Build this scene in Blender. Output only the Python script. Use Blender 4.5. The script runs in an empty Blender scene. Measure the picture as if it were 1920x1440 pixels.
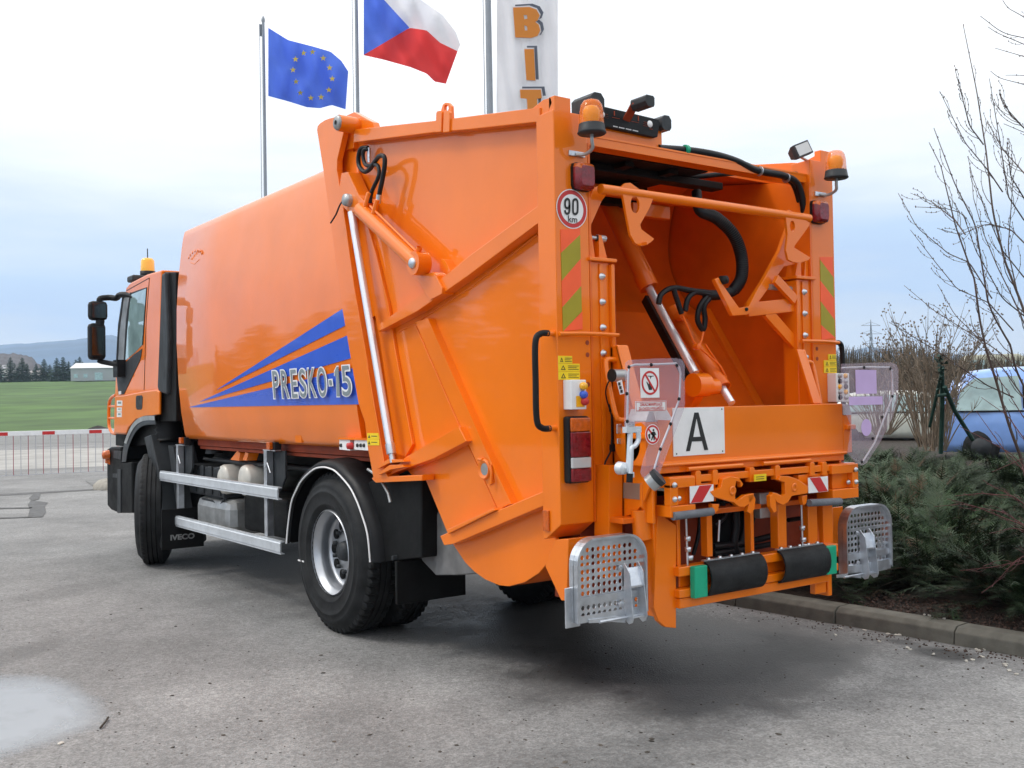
import bpy, math, random
from mathutils import Vector, Matrix
from mathutils.geometry import tessellate_polygon
R = math.radians
V = Vector
sc = bpy.context.scene
COL = sc.collection

# ------------------------------------------------------------------ camera
CAM = V((-4.56561558, -4.24480456, 1.6961114))
VIEW = CAM.copy()      # eye used by on() and far(); the truck is laid out from its own datum and lifted by LIFT
LIFT = .045
YAW, PIT, ROL, FPX = R(36.011), R(1.0134), R(-0.9838), 1929.85
fw = V((math.sin(YAW)*math.cos(PIT), math.cos(YAW)*math.cos(PIT), math.sin(PIT)))
rt0 = V((math.cos(YAW), -math.sin(YAW), 0))
up0 = rt0.cross(fw)
rt = rt0*math.cos(ROL) + up0*math.sin(ROL)
up = up0*math.cos(ROL) - rt0*math.sin(ROL)
cd = bpy.data.cameras.new('camera')
cam = bpy.data.objects.new('camera', cd)
COL.objects.link(cam)
cam.matrix_world = Matrix(((rt.x, up.x, -fw.x, CAM.x), (rt.y, up.y, -fw.y, CAM.y), (rt.z, up.z, -fw.z, CAM.z), (0, 0, 0, 1)))
cd.sensor_width = 36
cd.lens = 36*FPX/1920
cd.clip_start = 0.05
cd.clip_end = 20000
sc.camera = cam

# ------------------------------------------------------------------ world, sun, exposure
SUN_EL, SUN_AZ = R(52), R(300)      # azimuth clockwise from +Y
w = bpy.data.worlds.new('World'); sc.world = w; w.use_nodes = True
nt = w.node_tree; nt.nodes.clear()
def N(t, tree=None, **kw):
    n = (tree or nt).nodes.new(t)
    for k, v in kw.items(): setattr(n, k, v)
    return n
wo = N('ShaderNodeOutputWorld'); bg = N('ShaderNodeBackground')
sky = N('ShaderNodeTexSky'); sky.sky_type = 'NISHITA'; sky.sun_disc = False
sky.sun_elevation = SUN_EL; sky.sun_rotation = SUN_AZ; sky.dust_density = 3
tc = N('ShaderNodeTexCoord'); sx = N('ShaderNodeSeparateXYZ')
mp = N('ShaderNodeMapping'); mp.inputs['Scale'].default_value = (1.6, 1.6, 9)
nz = N('ShaderNodeTexNoise'); nz.inputs['Scale'].default_value = 1.5; nz.inputs['Detail'].default_value = 5; nz.inputs['Roughness'].default_value = .5
nt.links.new(tc.outputs['Generated'], sx.inputs[0]); nt.links.new(tc.outputs['Generated'], mp.inputs[0]); nt.links.new(mp.outputs[0], nz.inputs[0])
m1 = N('ShaderNodeMath', operation='MULTIPLY_ADD'); m1.inputs[1].default_value = .24; m1.inputs[2].default_value = -.12
nt.links.new(nz.outputs[0], m1.inputs[0])
m2 = N('ShaderNodeMath', operation='ADD'); nt.links.new(sx.outputs[2], m2.inputs[0]); nt.links.new(m1.outputs[0], m2.inputs[1])
cr = N('ShaderNodeValToRGB'); nt.links.new(m2.outputs[0], cr.inputs[0])
SKY = [(0.0, (.84, .90, 1.0)), (.045, (.86, .92, 1.02)), (.085, (.60, .79, 1.10)), (.13, (.66, .86, 1.14)), (.18, (.88, 1.0, 1.16)), (.235, (1.2, 1.24, 1.27)), (.32, (1.45, 1.45, 1.45)), (1, (1.9, 1.88, 1.85))]
el = cr.color_ramp.elements
for i, (p, c) in enumerate(SKY):
    e = el[i] if i < 2 else el.new(p)
    e.position = p; e.color = (*c, 1)
mx = N('ShaderNodeMix', data_type='RGBA'); mx.inputs[0].default_value = .88
sc10 = N('ShaderNodeMix', data_type='RGBA', blend_type='MULTIPLY'); sc10.inputs[0].default_value = 1
nt.links.new(sky.outputs[0], sc10.inputs[6]); sc10.inputs[7].default_value = (1, 1, 1, 1)
sc11 = N('ShaderNodeMix', data_type='RGBA', blend_type='MULTIPLY'); sc11.inputs[0].default_value = 1
nt.links.new(cr.outputs[0], sc11.inputs[6]); sc11.inputs[7].default_value = (10, 10, 10, 1)
nt.links.new(sc10.outputs[2], mx.inputs[6]); nt.links.new(sc11.outputs[2], mx.inputs[7])
nt.links.new(mx.outputs[2], bg.inputs[0]); bg.inputs[1].default_value = .1
nt.links.new(bg.outputs[0], wo.inputs[0])
sd = bpy.data.lights.new('sun', 'SUN'); sd.energy = 1.3; sd.angle = R(14); sd.color = (1, .96, .9)
so = bpy.data.objects.new('sun', sd); COL.objects.link(so)
sdir = V((math.sin(SUN_AZ)*math.cos(SUN_EL), math.cos(SUN_AZ)*math.cos(SUN_EL), math.sin(SUN_EL)))
so.rotation_euler = sdir.to_track_quat('Z', 'Y').to_euler(); so.location = sdir*30
sc.view_settings.view_transform = 'Standard'; sc.view_settings.look = 'None'
sc.view_settings.exposure = 0.0; sc.view_settings.gamma = 1
sc.cycles.volume_bounces = 1

# ------------------------------------------------------------------ helpers
def on(px, py, ax, v):
    """point of the plane coordinate[ax] = v seen at photo pixel (px, py)"""
    d = rt*((px-960)/FPX) - up*((py-720)/FPX) + fw
    return VIEW + d*((v-VIEW[ax])/d[ax])
def far(px, py, D):
    """point seen at photo pixel (px, py) at D metres depth"""
    return VIEW + (rt*((px-960)/FPX) - up*((py-720)/FPX) + fw)*D
def sd_(pts, x): return [on(a, b, 0, x) for a, b in pts]
def rr(pts, y): return [on(a, b, 1, y) for a, b in pts]

class MB:
    def __init__(s): s.v = []; s.f = []; s.m = []; s.s = []
    def add(s, vs, fs, mi=0, sm=False):
        b = len(s.v); s.v += [V(q) for q in vs]
        for f in fs: s.f.append([b+i for i in f]); s.m.append(mi); s.s.append(sm)
        return s
    def box(s, a, b, mi=0):
        x0, x1 = sorted((a[0], b[0])); y0, y1 = sorted((a[1], b[1])); z0, z1 = sorted((a[2], b[2]))
        return s.add([(x0, y0, z0), (x1, y0, z0), (x1, y1, z0), (x0, y1, z0), (x0, y0, z1), (x1, y0, z1), (x1, y1, z1), (x0, y1, z1)],
                     [(3, 2, 1, 0), (4, 5, 6, 7), (0, 1, 5, 4), (1, 2, 6, 5), (2, 3, 7, 6), (3, 0, 4, 7)], mi)
    def prism(s, pts, d, mi=0, holes=()):
        pts = [V(p) for p in pts]; d = V(d); loops = [pts]+[[V(p) for p in h] for h in holes]
        tris = tessellate_polygon(loops); flat = [p for l in loops for p in l]; n = len(flat)
        s.add(flat+[p+d for p in flat], [tuple(t) for t in tris]+[tuple(n+i for i in reversed(t)) for t in tris], mi)
        b = len(s.v)-2*n; o = 0
        for l in loops:
            k = len(l)
            for i in range(k):
                s.f.append([b+o+i, b+o+(i+1) % k, b+n+o+(i+1) % k, b+n+o+i]); s.m.append(mi); s.s.append(False)
            o += k
        return s
    def tube(s, path, r, n=10, mi=0, cap=True, r1=None):
        path = [V(p) for p in path]; k = len(path); rings = []
        t = (path[1]-path[0]).normalized(); a = t.orthogonal().normalized()
        for i, p in enumerate(path):
            tt = ((path[min(i+1, k-1)]-p).normalized()+(p-path[max(i-1, 0)]).normalized())
            tt = tt.normalized() if tt.length > 1e-6 else t
            a = (a-tt*a.dot(tt)).normalized(); b = tt.cross(a)
            rad = r if r1 is None else r+(r1-r)*i/(k-1)
            rings.append([p+(a*math.cos(2*math.pi*j/n)+b*math.sin(2*math.pi*j/n))*rad for j in range(n)])
        vs = [q for g in rings for q in g]; fs = []
        for i in range(k-1):
            for j in range(n): fs.append((i*n+j, i*n+(j+1) % n, (i+1)*n+(j+1) % n, (i+1)*n+j))
        s.add(vs, fs, mi, True)
        if cap: s.add(rings[0], [tuple(reversed(range(n)))], mi); s.add(rings[-1], [tuple(range(n))], mi)
        return s
    def beam(s, p0, p1, w, h, mi=0, upv=(0, 0, 1)):
        p0 = V(p0); p1 = V(p1); t = (p1-p0).normalized(); a = t.cross(V(upv)).normalized()*w/2; b = a.cross(t).normalized()*h/2
        q = [p0-a-b, p0+a-b, p0+a+b, p0-a+b]; return s.prism(q, p1-p0, mi)
    def lathe(s, prof, c, axis, n=32, mi=0, sm=True, mod=None):
        """prof: list of (radius, offset along axis)"""
        axis = V(axis).normalized(); a = axis.orthogonal().normalized(); b = axis.cross(a); c = V(c); vs = []
        for i, (r, o) in enumerate(prof):
            for j in range(n):
                q = r*(mod(i, j) if mod else 1); th = 2*math.pi*j/n
                vs.append(c+axis*o+(a*math.cos(th)+b*math.sin(th))*q)
        fs = [(i*n+j, i*n+(j+1) % n, (i+1)*n+(j+1) % n, (i+1)*n+j) for i in range(len(prof)-1) for j in range(n)]
        return s.add(vs, fs, mi, sm)
    def loft(s, rings, mi=0, closed=True, sm=True, cap=True):
        n = len(rings[0]); vs = [q for g in rings for q in g]; m = n if closed else n-1
        s.add(vs, [(i*n+j, i*n+(j+1) % n, (i+1)*n+(j+1) % n, (i+1)*n+j) for i in range(len(rings)-1) for j in range(m)], mi, sm)
        if cap and closed: s.add(rings[0], [tuple(reversed(range(n)))], mi); s.add(rings[-1], [tuple(range(n))], mi)
        return s
    def pieces(s):
        n = len(s.v); par = list(range(n))
        def find(i):
            while par[i] != i: par[i] = par[par[i]]; i = par[i]
            return i
        for f in s.f:
            r0 = find(f[0])
            for i in f[1:]: par[find(i)] = r0
        isl = {}
        for i in range(n): isl.setdefault(find(i), []).append(i)
        keys = list(isl); lo = []; hi = []
        if len(keys) > 150: return [s]
        for k in keys:
            q = [s.v[i] for i in isl[k]]; lo.append([min(p[a] for p in q) for a in range(3)]); hi.append([max(p[a] for p in q) for a in range(3)])
        sz = [max(h[a]-l[a] for a in range(3)) for l, h in zip(lo, hi)]; grp = list(range(len(keys)))
        def fg(i):
            while grp[i] != i: i = grp[i]
            return i
        for i in range(len(keys)):
            for j in range(i+1, len(keys)):
                g = math.sqrt(sum(max(0, lo[j][a]-hi[i][a], lo[i][a]-hi[j][a])**2 for a in range(3)))
                if g <= max(.02, .5*max(sz[i], sz[j]))*.98: grp[fg(j)] = fg(i)
        if len({fg(i) for i in range(len(keys))}) == 1: return [s]
        of = {k: fg(i) for i, k in enumerate(keys)}; out = {}
        for f, m, sm in zip(s.f, s.m, s.s):
            g = out.setdefault(of[find(f[0])], MB()); b = len(g.v); g.v += [s.v[i] for i in f] if not hasattr(g, 'mp') else []
            if not hasattr(g, 'mp'): g.mp = {}; g.v = []
            idx = []
            for i in f:
                if i not in g.mp: g.mp[i] = len(g.v); g.v.append(s.v[i])
                idx.append(g.mp[i])
            g.f.append(idx); g.m.append(m); g.s.append(sm)
        return sorted(out.values(), key=lambda g: -len(g.f))
    def build(s, name, mats, parent=None, bev=0, fix=True, split=True):
        if split and parent is not None and len(s.f) < 4000:
            got = s.pieces()
            if len(got) > 1:
                obs = [g.build(name, mats, parent, bev, fix, False) for g in got]
                return obs[0]
        me = bpy.data.meshes.new(name); me.from_pydata([tuple(q) for q in s.v], [], s.f); me.update()
        if not isinstance(mats, (list, tuple)): mats = [mats]
        for m in mats: me.materials.append(m)
        me.polygons.foreach_set('material_index', s.m); me.polygons.foreach_set('use_smooth', s.s)
        if fix and len(s.f) < 60000:
            import bmesh
            bm = bmesh.new(); bm.from_mesh(me); bmesh.ops.recalc_face_normals(bm, faces=bm.faces); bm.to_mesh(me); bm.free()
        o = bpy.data.objects.new(name, me); COL.objects.link(o)
        if bev:
            b = o.modifiers.new('bevel', 'BEVEL'); b.width = bev; b.segments = 2; b.limit_method = 'ANGLE'; b.angle_limit = R(35)
        if parent is not None: link_to(o, parent)
        return o
ABS = {}
def link_to(o, parent):
    o.parent = parent
    if parent.name in ABS: o.matrix_parent_inverse = Matrix.Translation(-ABS[parent.name])
def tag(o, label=None, cat=None, group=None, kind=None):
    if label: o['label'] = label
    if cat: o['category'] = cat
    if group: o['group'] = group
    if kind: o['kind'] = kind
    return o
def thing(name, label, cat, loc=(0, 0, 0), group=None, absolute=True):
    o = bpy.data.objects.new(name, None); COL.objects.link(o); o.location = loc; o.empty_display_size = .2
    if absolute: ABS[o.name] = V(loc)
    return tag(o, label, cat, group)
def copy_tree(o, parent=None):
    c = o.copy(); COL.objects.link(c)
    if parent is not None: c.parent = parent
    for ch in list(o.children): copy_tree(ch, c)
    return c
def circ(c, a, b, r, n=24, rb=None):
    a = V(a).normalized()*r; b = V(b).normalized()*(rb or r); c = V(c)
    return [c+a*math.cos(2*math.pi*i/n)+b*math.sin(2*math.pi*i/n) for i in range(n)]
def smooth_path(pts, k=6):
    pts = [V(p) for p in pts]; out = []
    for i in range(len(pts)-1):
        p0, p1, p2, p3 = pts[max(i-1, 0)], pts[i], pts[i+1], pts[min(i+2, len(pts)-1)]
        for j in range(k):
            t = j/k
            out.append(.5*((2*p1)+(p2-p0)*t+(2*p0-5*p1+4*p2-p3)*t*t+(3*p1-p0-3*p2+p3)*t**3))
    return out+[pts[-1]]

def text(name, body, corners, mat, parent, off=0.0, lift=.003, depth=0, fill=True):
    """lettering fitted to a parallelogram: corners = bottom-left, bottom-right, top-left"""
    cu = bpy.data.curves.new(name, 'FONT'); cu.body = body; cu.offset = off; cu.align_x = 'CENTER'
    to = bpy.data.objects.new(name, cu); COL.objects.link(to)
    bpy.context.view_layer.update()
    me = bpy.data.meshes.new_from_object(to.evaluated_get(bpy.context.evaluated_depsgraph_get()))
    bpy.data.objects.remove(to)
    xs = [v.co.x for v in me.vertices]; ys = [v.co.y for v in me.vertices]
    x0, x1, y0, y1 = min(xs), max(xs), min(ys), max(ys)
    if off and fill: x0 += off; x1 -= off; y0 += off; y1 -= off
    A, B, Cc = [V(q) for q in corners]; u = B-A; vv = Cc-A; n = u.cross(vv).normalized()*lift
    if n.dot(CAM-A) < 0: n = -n
    for v in me.vertices: v.co = A+u*((v.co.x-x0)/(x1-x0))+vv*((v.co.y-y0)/(y1-y0))+n
    me.materials.clear(); me.materials.append(mat); me.name = name
    o = bpy.data.objects.new(name, me); COL.objects.link(o)
    if parent is not None: link_to(o, parent)
    return o

# ------------------------------------------------------------------ materials
def mat(name, col, rough=.5, metal=0, coat=0, spec=.5, noise=None, bump=None, trans=0, emit=None, alpha=1, ior=1.45, nscale=8):
    m = bpy.data.materials.new(name); m.use_nodes = True; t = m.node_tree; p = t.nodes['Principled BSDF']
    p.inputs['Base Color'].default_value = (*col, 1); p.inputs['Roughness'].default_value = rough; p.inputs['Metallic'].default_value = metal
    p.inputs['Coat Weight'].default_value = coat; p.inputs['Coat Roughness'].default_value = .04
    p.inputs['Specular IOR Level'].default_value = spec; p.inputs['Transmission Weight'].default_value = trans; p.inputs['Alpha'].default_value = alpha
    p.inputs['IOR'].default_value = ior
    rn = t.nodes.new('ShaderNodeTexNoise'); rn.inputs['Scale'].default_value = 2.3; rn.inputs['Detail'].default_value = 8; rn.inputs['Roughness'].default_value = .65
    rm = t.nodes.new('ShaderNodeMapRange'); rm.inputs[1].default_value = .35; rm.inputs[2].default_value = .7; rm.inputs[3].default_value = rough*.85; rm.inputs[4].default_value = min(1, rough*1.35)
    t.links.new(rn.outputs[0], rm.inputs[0]); t.links.new(rm.outputs[0], p.inputs['Roughness'])
    if emit: p.inputs['Emission Color'].default_value = (*emit[0], 1); p.inputs['Emission Strength'].default_value = emit[1]
    tcn = t.nodes.new('ShaderNodeTexCoord')
    n = t.nodes.new('ShaderNodeTexNoise'); n.inputs['Scale'].default_value = nscale; n.inputs['Detail'].default_value = 6
    t.links.new(tcn.outputs['Object'], n.inputs[0])
    amt = noise if noise is not None else .06
    c = t.nodes.new('ShaderNodeValToRGB'); c.color_ramp.elements[0].position = .3; c.color_ramp.elements[1].position = .7
    c.color_ramp.elements[0].color = (*[x*(1-amt) for x in col], 1); c.color_ramp.elements[1].color = (*[min(1, x*(1+amt)) for x in col], 1)
    t.links.new(n.outputs[0], c.inputs[0]); t.links.new(c.outputs[0], p.inputs['Base Color'])
    if bump:
        b = t.nodes.new('ShaderNodeBump'); b.inputs['Strength'].default_value = bump[0]; b.inputs['Distance'].default_value = bump[2] if len(bump) > 2 else .01
        n2 = t.nodes.new('ShaderNodeTexNoise'); n2.inputs['Scale'].default_value = bump[1]; n2.inputs['Detail'].default_value = 3
        t.links.new(tcn.outputs['Object'], n2.inputs[0]); t.links.new(n2.outputs[0], b.inputs['Height']); t.links.new(b.outputs[0], p.inputs['Normal'])
    return m
ORG = (.86, .186, .002)
M = dict(
 orange=mat('orange_paint', ORG, .36, coat=.72, spec=.25, noise=.07, bump=(.10, 5, .02), nscale=1.7),
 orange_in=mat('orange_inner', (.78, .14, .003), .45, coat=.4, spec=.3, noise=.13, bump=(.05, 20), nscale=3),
 orange_dk=mat('orange_deep', (.30, .045, .012), .6, noise=.2),
 blue=mat('blue_foil', (.03, .11, .62), .3, coat=.5),
 white=mat('white_foil', (.82, .82, .82), .35, coat=.3), grey_t=mat('grey_foil', (.22, .26, .28), .35, coat=.4),
 black=mat('black_plastic', (.009, .0095, .011), .5, spec=.28, noise=.25, bump=(.1, 60)),
 dkgrey=mat('dark_grey_plastic', (.032, .036, .040), .5, spec=.35, noise=.2, bump=(.1, 50)),
 chassis=mat('chassis_black', (.006, .0065, .007), .55, spec=.22, noise=.3),
 rubber=mat('rubber', (.015, .016, .017), .62, spec=.3, noise=.5, bump=(.15, 70)),
 hose=mat('hose_rubber', (.007, .008, .010), .45, spec=.35, noise=.2),
 chrome=mat('chrome_rod', (.80, .81, .84), .20, .55, noise=.03),
 steel=mat('painted_rim_steel', (.50, .52, .55), .38, .8, noise=.08),
 zinc=mat('galvanised_zinc', (.62, .65, .69), .33, .9, noise=.18, bump=(.15, 40), nscale=14),
 alu=mat('aluminium', (.66, .70, .74), .45, .55, noise=.08),
 tank=mat('dull_silver', (.42, .43, .43), .42, .7, noise=.25),
 cream=mat('air_tank_paint', (.62, .60, .54), .4, .1, noise=.15),
 grey_in=mat('grey_undershield', (.16, .16, .16), .5, noise=.25),
 red=mat('red_foil', (.55, .03, .03), .35), redlens=mat('red_lens', (.20, .004, .010), .25, coat=.4, noise=.35, nscale=40), amber=mat('amber_lens', (.55, .10, .004), .25, coat=.4, noise=.2, nscale=40),
 clear=mat('clear_lens', (.55, .55, .55), .12, coat=1), fluo=mat('reflective_red', (.95, .12, .03), .4), olive=mat('reflective_olive', (.36, .30, .012), .4),
 yellow=mat('yellow_sticker', (.85, .60, .01), .45), ink=mat('black_ink', (.02, .02, .02), .5),
 green=mat('green_plastic', (.01, .36, .20), .4, noise=.1), foam=mat('grey_foam', (.14, .15, .17), .8, noise=.2, bump=(.4, 40)),
 glass=mat('cab_glass', (.30, .44, .44), .04, coat=1, spec=.8, noise=.3, nscale=3), mirror=mat('mirror_glass', (.09, .10, .11), .08, 1),
 lensy=mat('lamp_yellow', (.95, .46, .005), .2, coat=1), plate=mat('type_plate', (.30, .22, .17), .35, .3),
)
def clearmat(name, col, a, rough=.08):
    m = bpy.data.materials.new(name); m.use_nodes = True; t = m.node_tree; p = t.nodes['Principled BSDF']
    p.inputs['Base Color'].default_value = (*col, 1); p.inputs['Roughness'].default_value = rough; p.inputs['Alpha'].default_value = a
    tcn = t.nodes.new('ShaderNodeTexCoord'); n = t.nodes.new('ShaderNodeTexNoise'); n.inputs['Scale'].default_value = 5
    t.links.new(tcn.outputs['Object'], n.inputs[0]); mr = t.nodes.new('ShaderNodeMapRange'); mr.inputs[3].default_value = a*.7; mr.inputs[4].default_value = a*1.3
    t.links.new(n.outputs[0], mr.inputs[0]); t.links.new(mr.outputs[0], p.inputs['Alpha']); return m
M['perspex'] = clearmat('clear_plastic', (.55, .45, .54), .22)
M['beacon'] = clearmat('amber_dome', (.98, .24, .012), .46, .05)
M['lilac'] = mat('sticker_back_lilac', (.55, .40, .68), .5)

def ribbon(o, pts, w, closed=False, mi=0):
    """flat stroke of width w along points lying in one y = const plane"""
    n = len(pts); L_ = []
    for i, p in enumerate(pts):
        a = pts[i-1] if (i > 0 or closed) else p; b = pts[(i+1) % n] if (i < n-1 or closed) else p
        t = (b-a).normalized(); nn = V((t.z, 0, -t.x))*w/2; L_.append((p+nn, p-nn))
    vs = [q for pr in L_ for q in pr]; fs = [(2*i, 2*((i+1) % n), 2*((i+1) % n)+1, 2*i+1) for i in range(n if closed else n-1)]
    o.add(vs, fs, mi)

# ================================================================== GARBAGE TRUCK
TR = thing('garbage_truck', 'orange refuse collection truck seen from its open rear with a cab at the far end', 'garbage truck', (0, 3.6, 0))
XS, XR, XP = -1.18, -1.10, -1.14     # rib face, side sheet, bracket planes
def arc(pts, k=5): return smooth_path(pts, k)

VIEW.z -= LIFT; TR.location.z = LIFT
# ---- chassis
c = MB()
for s in (-1, 1): c.box((s*.38, .9, .72), (s*.46, 8.3, 1.02))
for y in (1.2, 2.0, 3.6, 5.0, 6.2): c.box((-.38, y, .78), (.38, y+.1, .98))
c.tube([(-.9, 2.77, .55), (.9, 2.77, .55)], .09); c.tube([(-.9, 7.15, .5), (.9, 7.15, .5)], .07)
c.lathe([(0, -.25), (.16, -.2), (.24, 0), (.16, .2), (0, .25)], (0, 2.77, .55), (0, 1, 0), 20)
c.tube([(0, 2.9, .6), (0, 6.3, .85)], .06)
c.box((-.8, 1.95, 1.14), (.8, 6.2, 1.22)); c.box((-.95, 6.2, .55), (.95, 8.2, 1.05))
chs = c.build('chassis', M['chassis'], TR, .005)
c = MB(); c.box((-1.0, 2.0, 1.235), (1.0, 6.05, 1.265))
c.build('subframe', M['orange_dk'], TR, .005)

# ---- wheels
def wheel(x, y, side, dual, steer=0, r=.582):
    """rim is the part, tyre and hub are its sub-parts; built round the origin, axle along x (outboard = -x)"""
    root = None
    rim = MB()
    if dual:
        prof = [(.300, 0), (.312, .012), (.300, .03), (.272, .05), (.262, .12), (.266, .11), (.258, .14), (.238, .150), (.15, .146), (.0, .146)]
    else:
        prof = [(.300, 0), (.312, .012), (.300, .03), (.27, .05), (.25, .08), (.22, .05), (.15, .02), (.11, .01), (.1, .0), (0, .0)]
    rim.lathe(prof, (0, 0, 0), (1, 0, 0), 48)
    ro = rim.build('wheel', M['steel'], TR)
    h = MB()
    for k in range(10):
        a = 2*math.pi*k/10; q = (.185 if dual else .2)
        cc = V((.145 if dual else .015, math.cos(a)*q, math.sin(a)*q))
        h.lathe([(.0, -.012), (.037, -.012), (.037, .0)], cc, (1, 0, 0), 14)
    ho = h.build('hand_hole', M['chassis'], None); ho.parent = ro
    nn = MB()
    for k in range(10):
        a = 2*math.pi*(k+.5)/10; cc = V((.137 if dual else -.0, math.cos(a)*.15, math.sin(a)*.15))
        nn.lathe([(0, -.03), (.014, -.028), (.016, 0)], cc, (1, 0, 0), 8)
    nn.lathe([(0, .02), (.06, .02), (.075, .06), (.075, .12)], (.07 if dual else -.02, 0, 0), (1, 0, 0), 20)
    no = nn.build('hub', M['dkgrey'], None); no.parent = ro
    for k in range(2 if dual else 1):
        t = MB(); o0 = k*.33
        P = [(.305, .02), (.33, -.006), (.345, -.016), (.352, -.019), (.359, -.016), (.40, -.022), (.43, -.0235), (.436, -.028), (.444, -.028), (.45, -.0225), (.48, -.0165), (.49, -.018), (.515, .004)]
        t.lathe([(a, b+o0) for a, b in P], (0, 0, 0), (1, 0, 0), 96)
        t.lathe([(.305, .27+o0), (.40, .31+o0), (.47, .31+o0), (.515, .29+o0)], (0, 0, 0), (1, 0, 0), 96)
        tread = [(.515, .004), (.54, .026), (r-.012, .036), (r-.002, .05), (r, .085), (r, .10), (r-.014, .102), (r-.014, .112), (r, .114), (r, .145), (r-.014, .147), (r-.014, .157), (r, .159), (r, .19), (r-.014, .192), (r-.014, .202), (r, .204), (r, .215), (r-.002, .245), (.54, .27), (.515, .29)]
        t.lathe([(a, b+o0) for a, b in tread], (0, 0, 0), (1, 0, 0), 168, sm=False, mod=lambda i, j: (.962 if (j % 3) < 1 and i in (2, 3, 4, 16, 17, 18) and dual else (.99 if (j % 3) < 1 and i in (2, 3) else 1)))
        to = t.build('tyre', M['rubber'], None); to.parent = ro
    ro.matrix_parent_inverse = Matrix.Translation(-ABS[TR.name])
    ro.scale = (1, 1.035, 1.035); ro.location = (x, y, r*1.035-.004-LIFT)
    ro.rotation_euler = (0, 0, steer if side < 0 else math.pi+steer)
    return ro
wheel(-1.165, 2.79, -1, True); wheel(1.165, 2.79, 1, True)
wheel(-1.23, 7.30, -1, False, -R(21)); wheel(1.13, 7.30, 1, False, -R(21))
mk = MB(); q0 = on(559, 1050, 0, -1.186); q1 = on(570, 1051, 0, -1.186); mk.box((-1.1885, q1.y, q0.z-.006), (-1.186, q0.y, q0.z+.006)); mk.build('chalk_mark', M['white'], TR)

# ---- rear mudguards
trim = sd_([(538, 1019), (541, 985), (547, 943), (556, 920), (567.5, 899.6), (588, 880.6), (605, 876), (618, 878), (631.6, 885), (655, 911), (668, 935), (678, 961), (690, 1001.6), (695, 1054)], -1.2)
tp = smooth_path(trim, 3); cy, cz = 2.77, .55
def scaled(p, k, x): return V((x, cy+(p.y-cy)*k, cz+(p.z-cz)*k))
for s in (1, -1):
    g = MB(); rows = []
    for k, x in ((.985, -1.18), (1.0, -1.2), (1.05, -1.195), (1.085, -1.15), (1.10, -1.05), (1.10, -.5), (1.07, -.5), (1.07, -1.05), (.985, -1.17)):
        rows.append([scaled(p, k, x*s) for p in tp])
    g.loft(rows, closed=False)
    go = g.build('mudguard', M['black'], TR)
    t = MB(); t.tube([p*1 if s > 0 else V((-p.x, p.y, p.z)) for p in [V((q.x-.004, q.y, q.z)) for q in tp]], .007, 6); to = t.build('trim', M['white'], go)
b = MB(); b.prism(sd_([(700, 900), (790, 900), (790, 1046), (712, 1054), (708, 960), (690, 905)], -1.12), (.42, 0, 0)); b.box((-1.16, 1.84, .60), (-.52, 1.86, .635), 1)
b.build('wheel_shield', [M['chassis'], M['dkgrey']], TR, .01)
b = MB(); b.box((-1.15, 1.80, .31), (-.60, 1.83, .60)); b.box((.48, 1.80, .31), (1.16, 1.83, .60)); b.build('mud_flap', M['chassis'], TR, .006)
b = MB(); b.prism(sd_([(786, 900), (850, 1010), (905, 1075), (860, 1079), (815, 1079), (788, 1050)], -1.0), (1.9, 0, 0)); b.build('under_shield', M['grey_in'], TR, .02)
b = MB(); b.tube(sd_([(690, 880), (712, 895), (728, 925), (732, 942)], -1.16), .011, 8); b.build('brake_handle', M['tank'], TR)

# ---- cargo body
prof = [(-1.10, 1.34), (-1.12, 1.38), (-1.155, 1.6), (-1.18, 1.9), (-1.195, 2.3), (-1.19, 2.65), (-1.17, 2.95), (-1.135, 3.25), (-1.115, 3.38), (-1.10, 3.435), (-1.07, 3.46), (-1.0, 3.48), (-.4, 3.53)]
full = prof+[(-a, b) for a, b in reversed(prof)]
cb = MB(); rings = []
for y, k in ((2.32, 1), (3.2, 1), (4.1, 1), (5.0, 1), (6.14, 1), (6.155, .995), (6.16, .98)):
    rings.append([V((a*k, y, 2.35+(b-2.35)*k)) for a, b in full])
cb.loft(rings); body = cb.build('cargo_body', M['orange'], TR)
def bx(z):   # body side x at height z
    for (a, b), (a2, b2) in zip(prof, prof[1:]):
        if b <= z <= b2: return a+(a2-a)*(z-b)/(b2-b)
    return -1.1
def onbody(px, py, lift=.004):
    x = -1.19
    for _ in range(6): p = on(px, py, 0, x); x = bx(p.z)
    return V((x-lift, p.y, p.z))
def bodypoly(name, pts, m, lift=.004, n=14):
    """stripe lying on the curved side: strips between an upper and a lower edge"""
    o = MB(); up_, lo_ = pts; rows = []
    for i in range(n+1):
        t = i/n; a = V((*up_[0], 0)).lerp(V((*up_[1], 0)), t); b = V((*lo_[0], 0)).lerp(V((*lo_[1], 0)), t)
        rows.append([onbody(*(a.lerp(b, j/8))[:2], lift) for j in range(9)])
    o.loft(rows, closed=False, cap=False); return o.build(name, m, body)
bodypoly('stripe', (((408, 730), (646, 577)), ((408.5, 730.5), (651, 609))), M['blue'])
bodypoly('stripe', (((375, 753), (654, 628)), ((375.5, 753.5), (661, 671))), M['blue'])
bodypoly('stripe', (((356, 763), (664, 690)), ((357, 763.7), (675, 758))), M['blue'])
xl_ = min(onbody(514, 749).x, onbody(658, 744).x, onbody(509, 694).x)-.006
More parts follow.
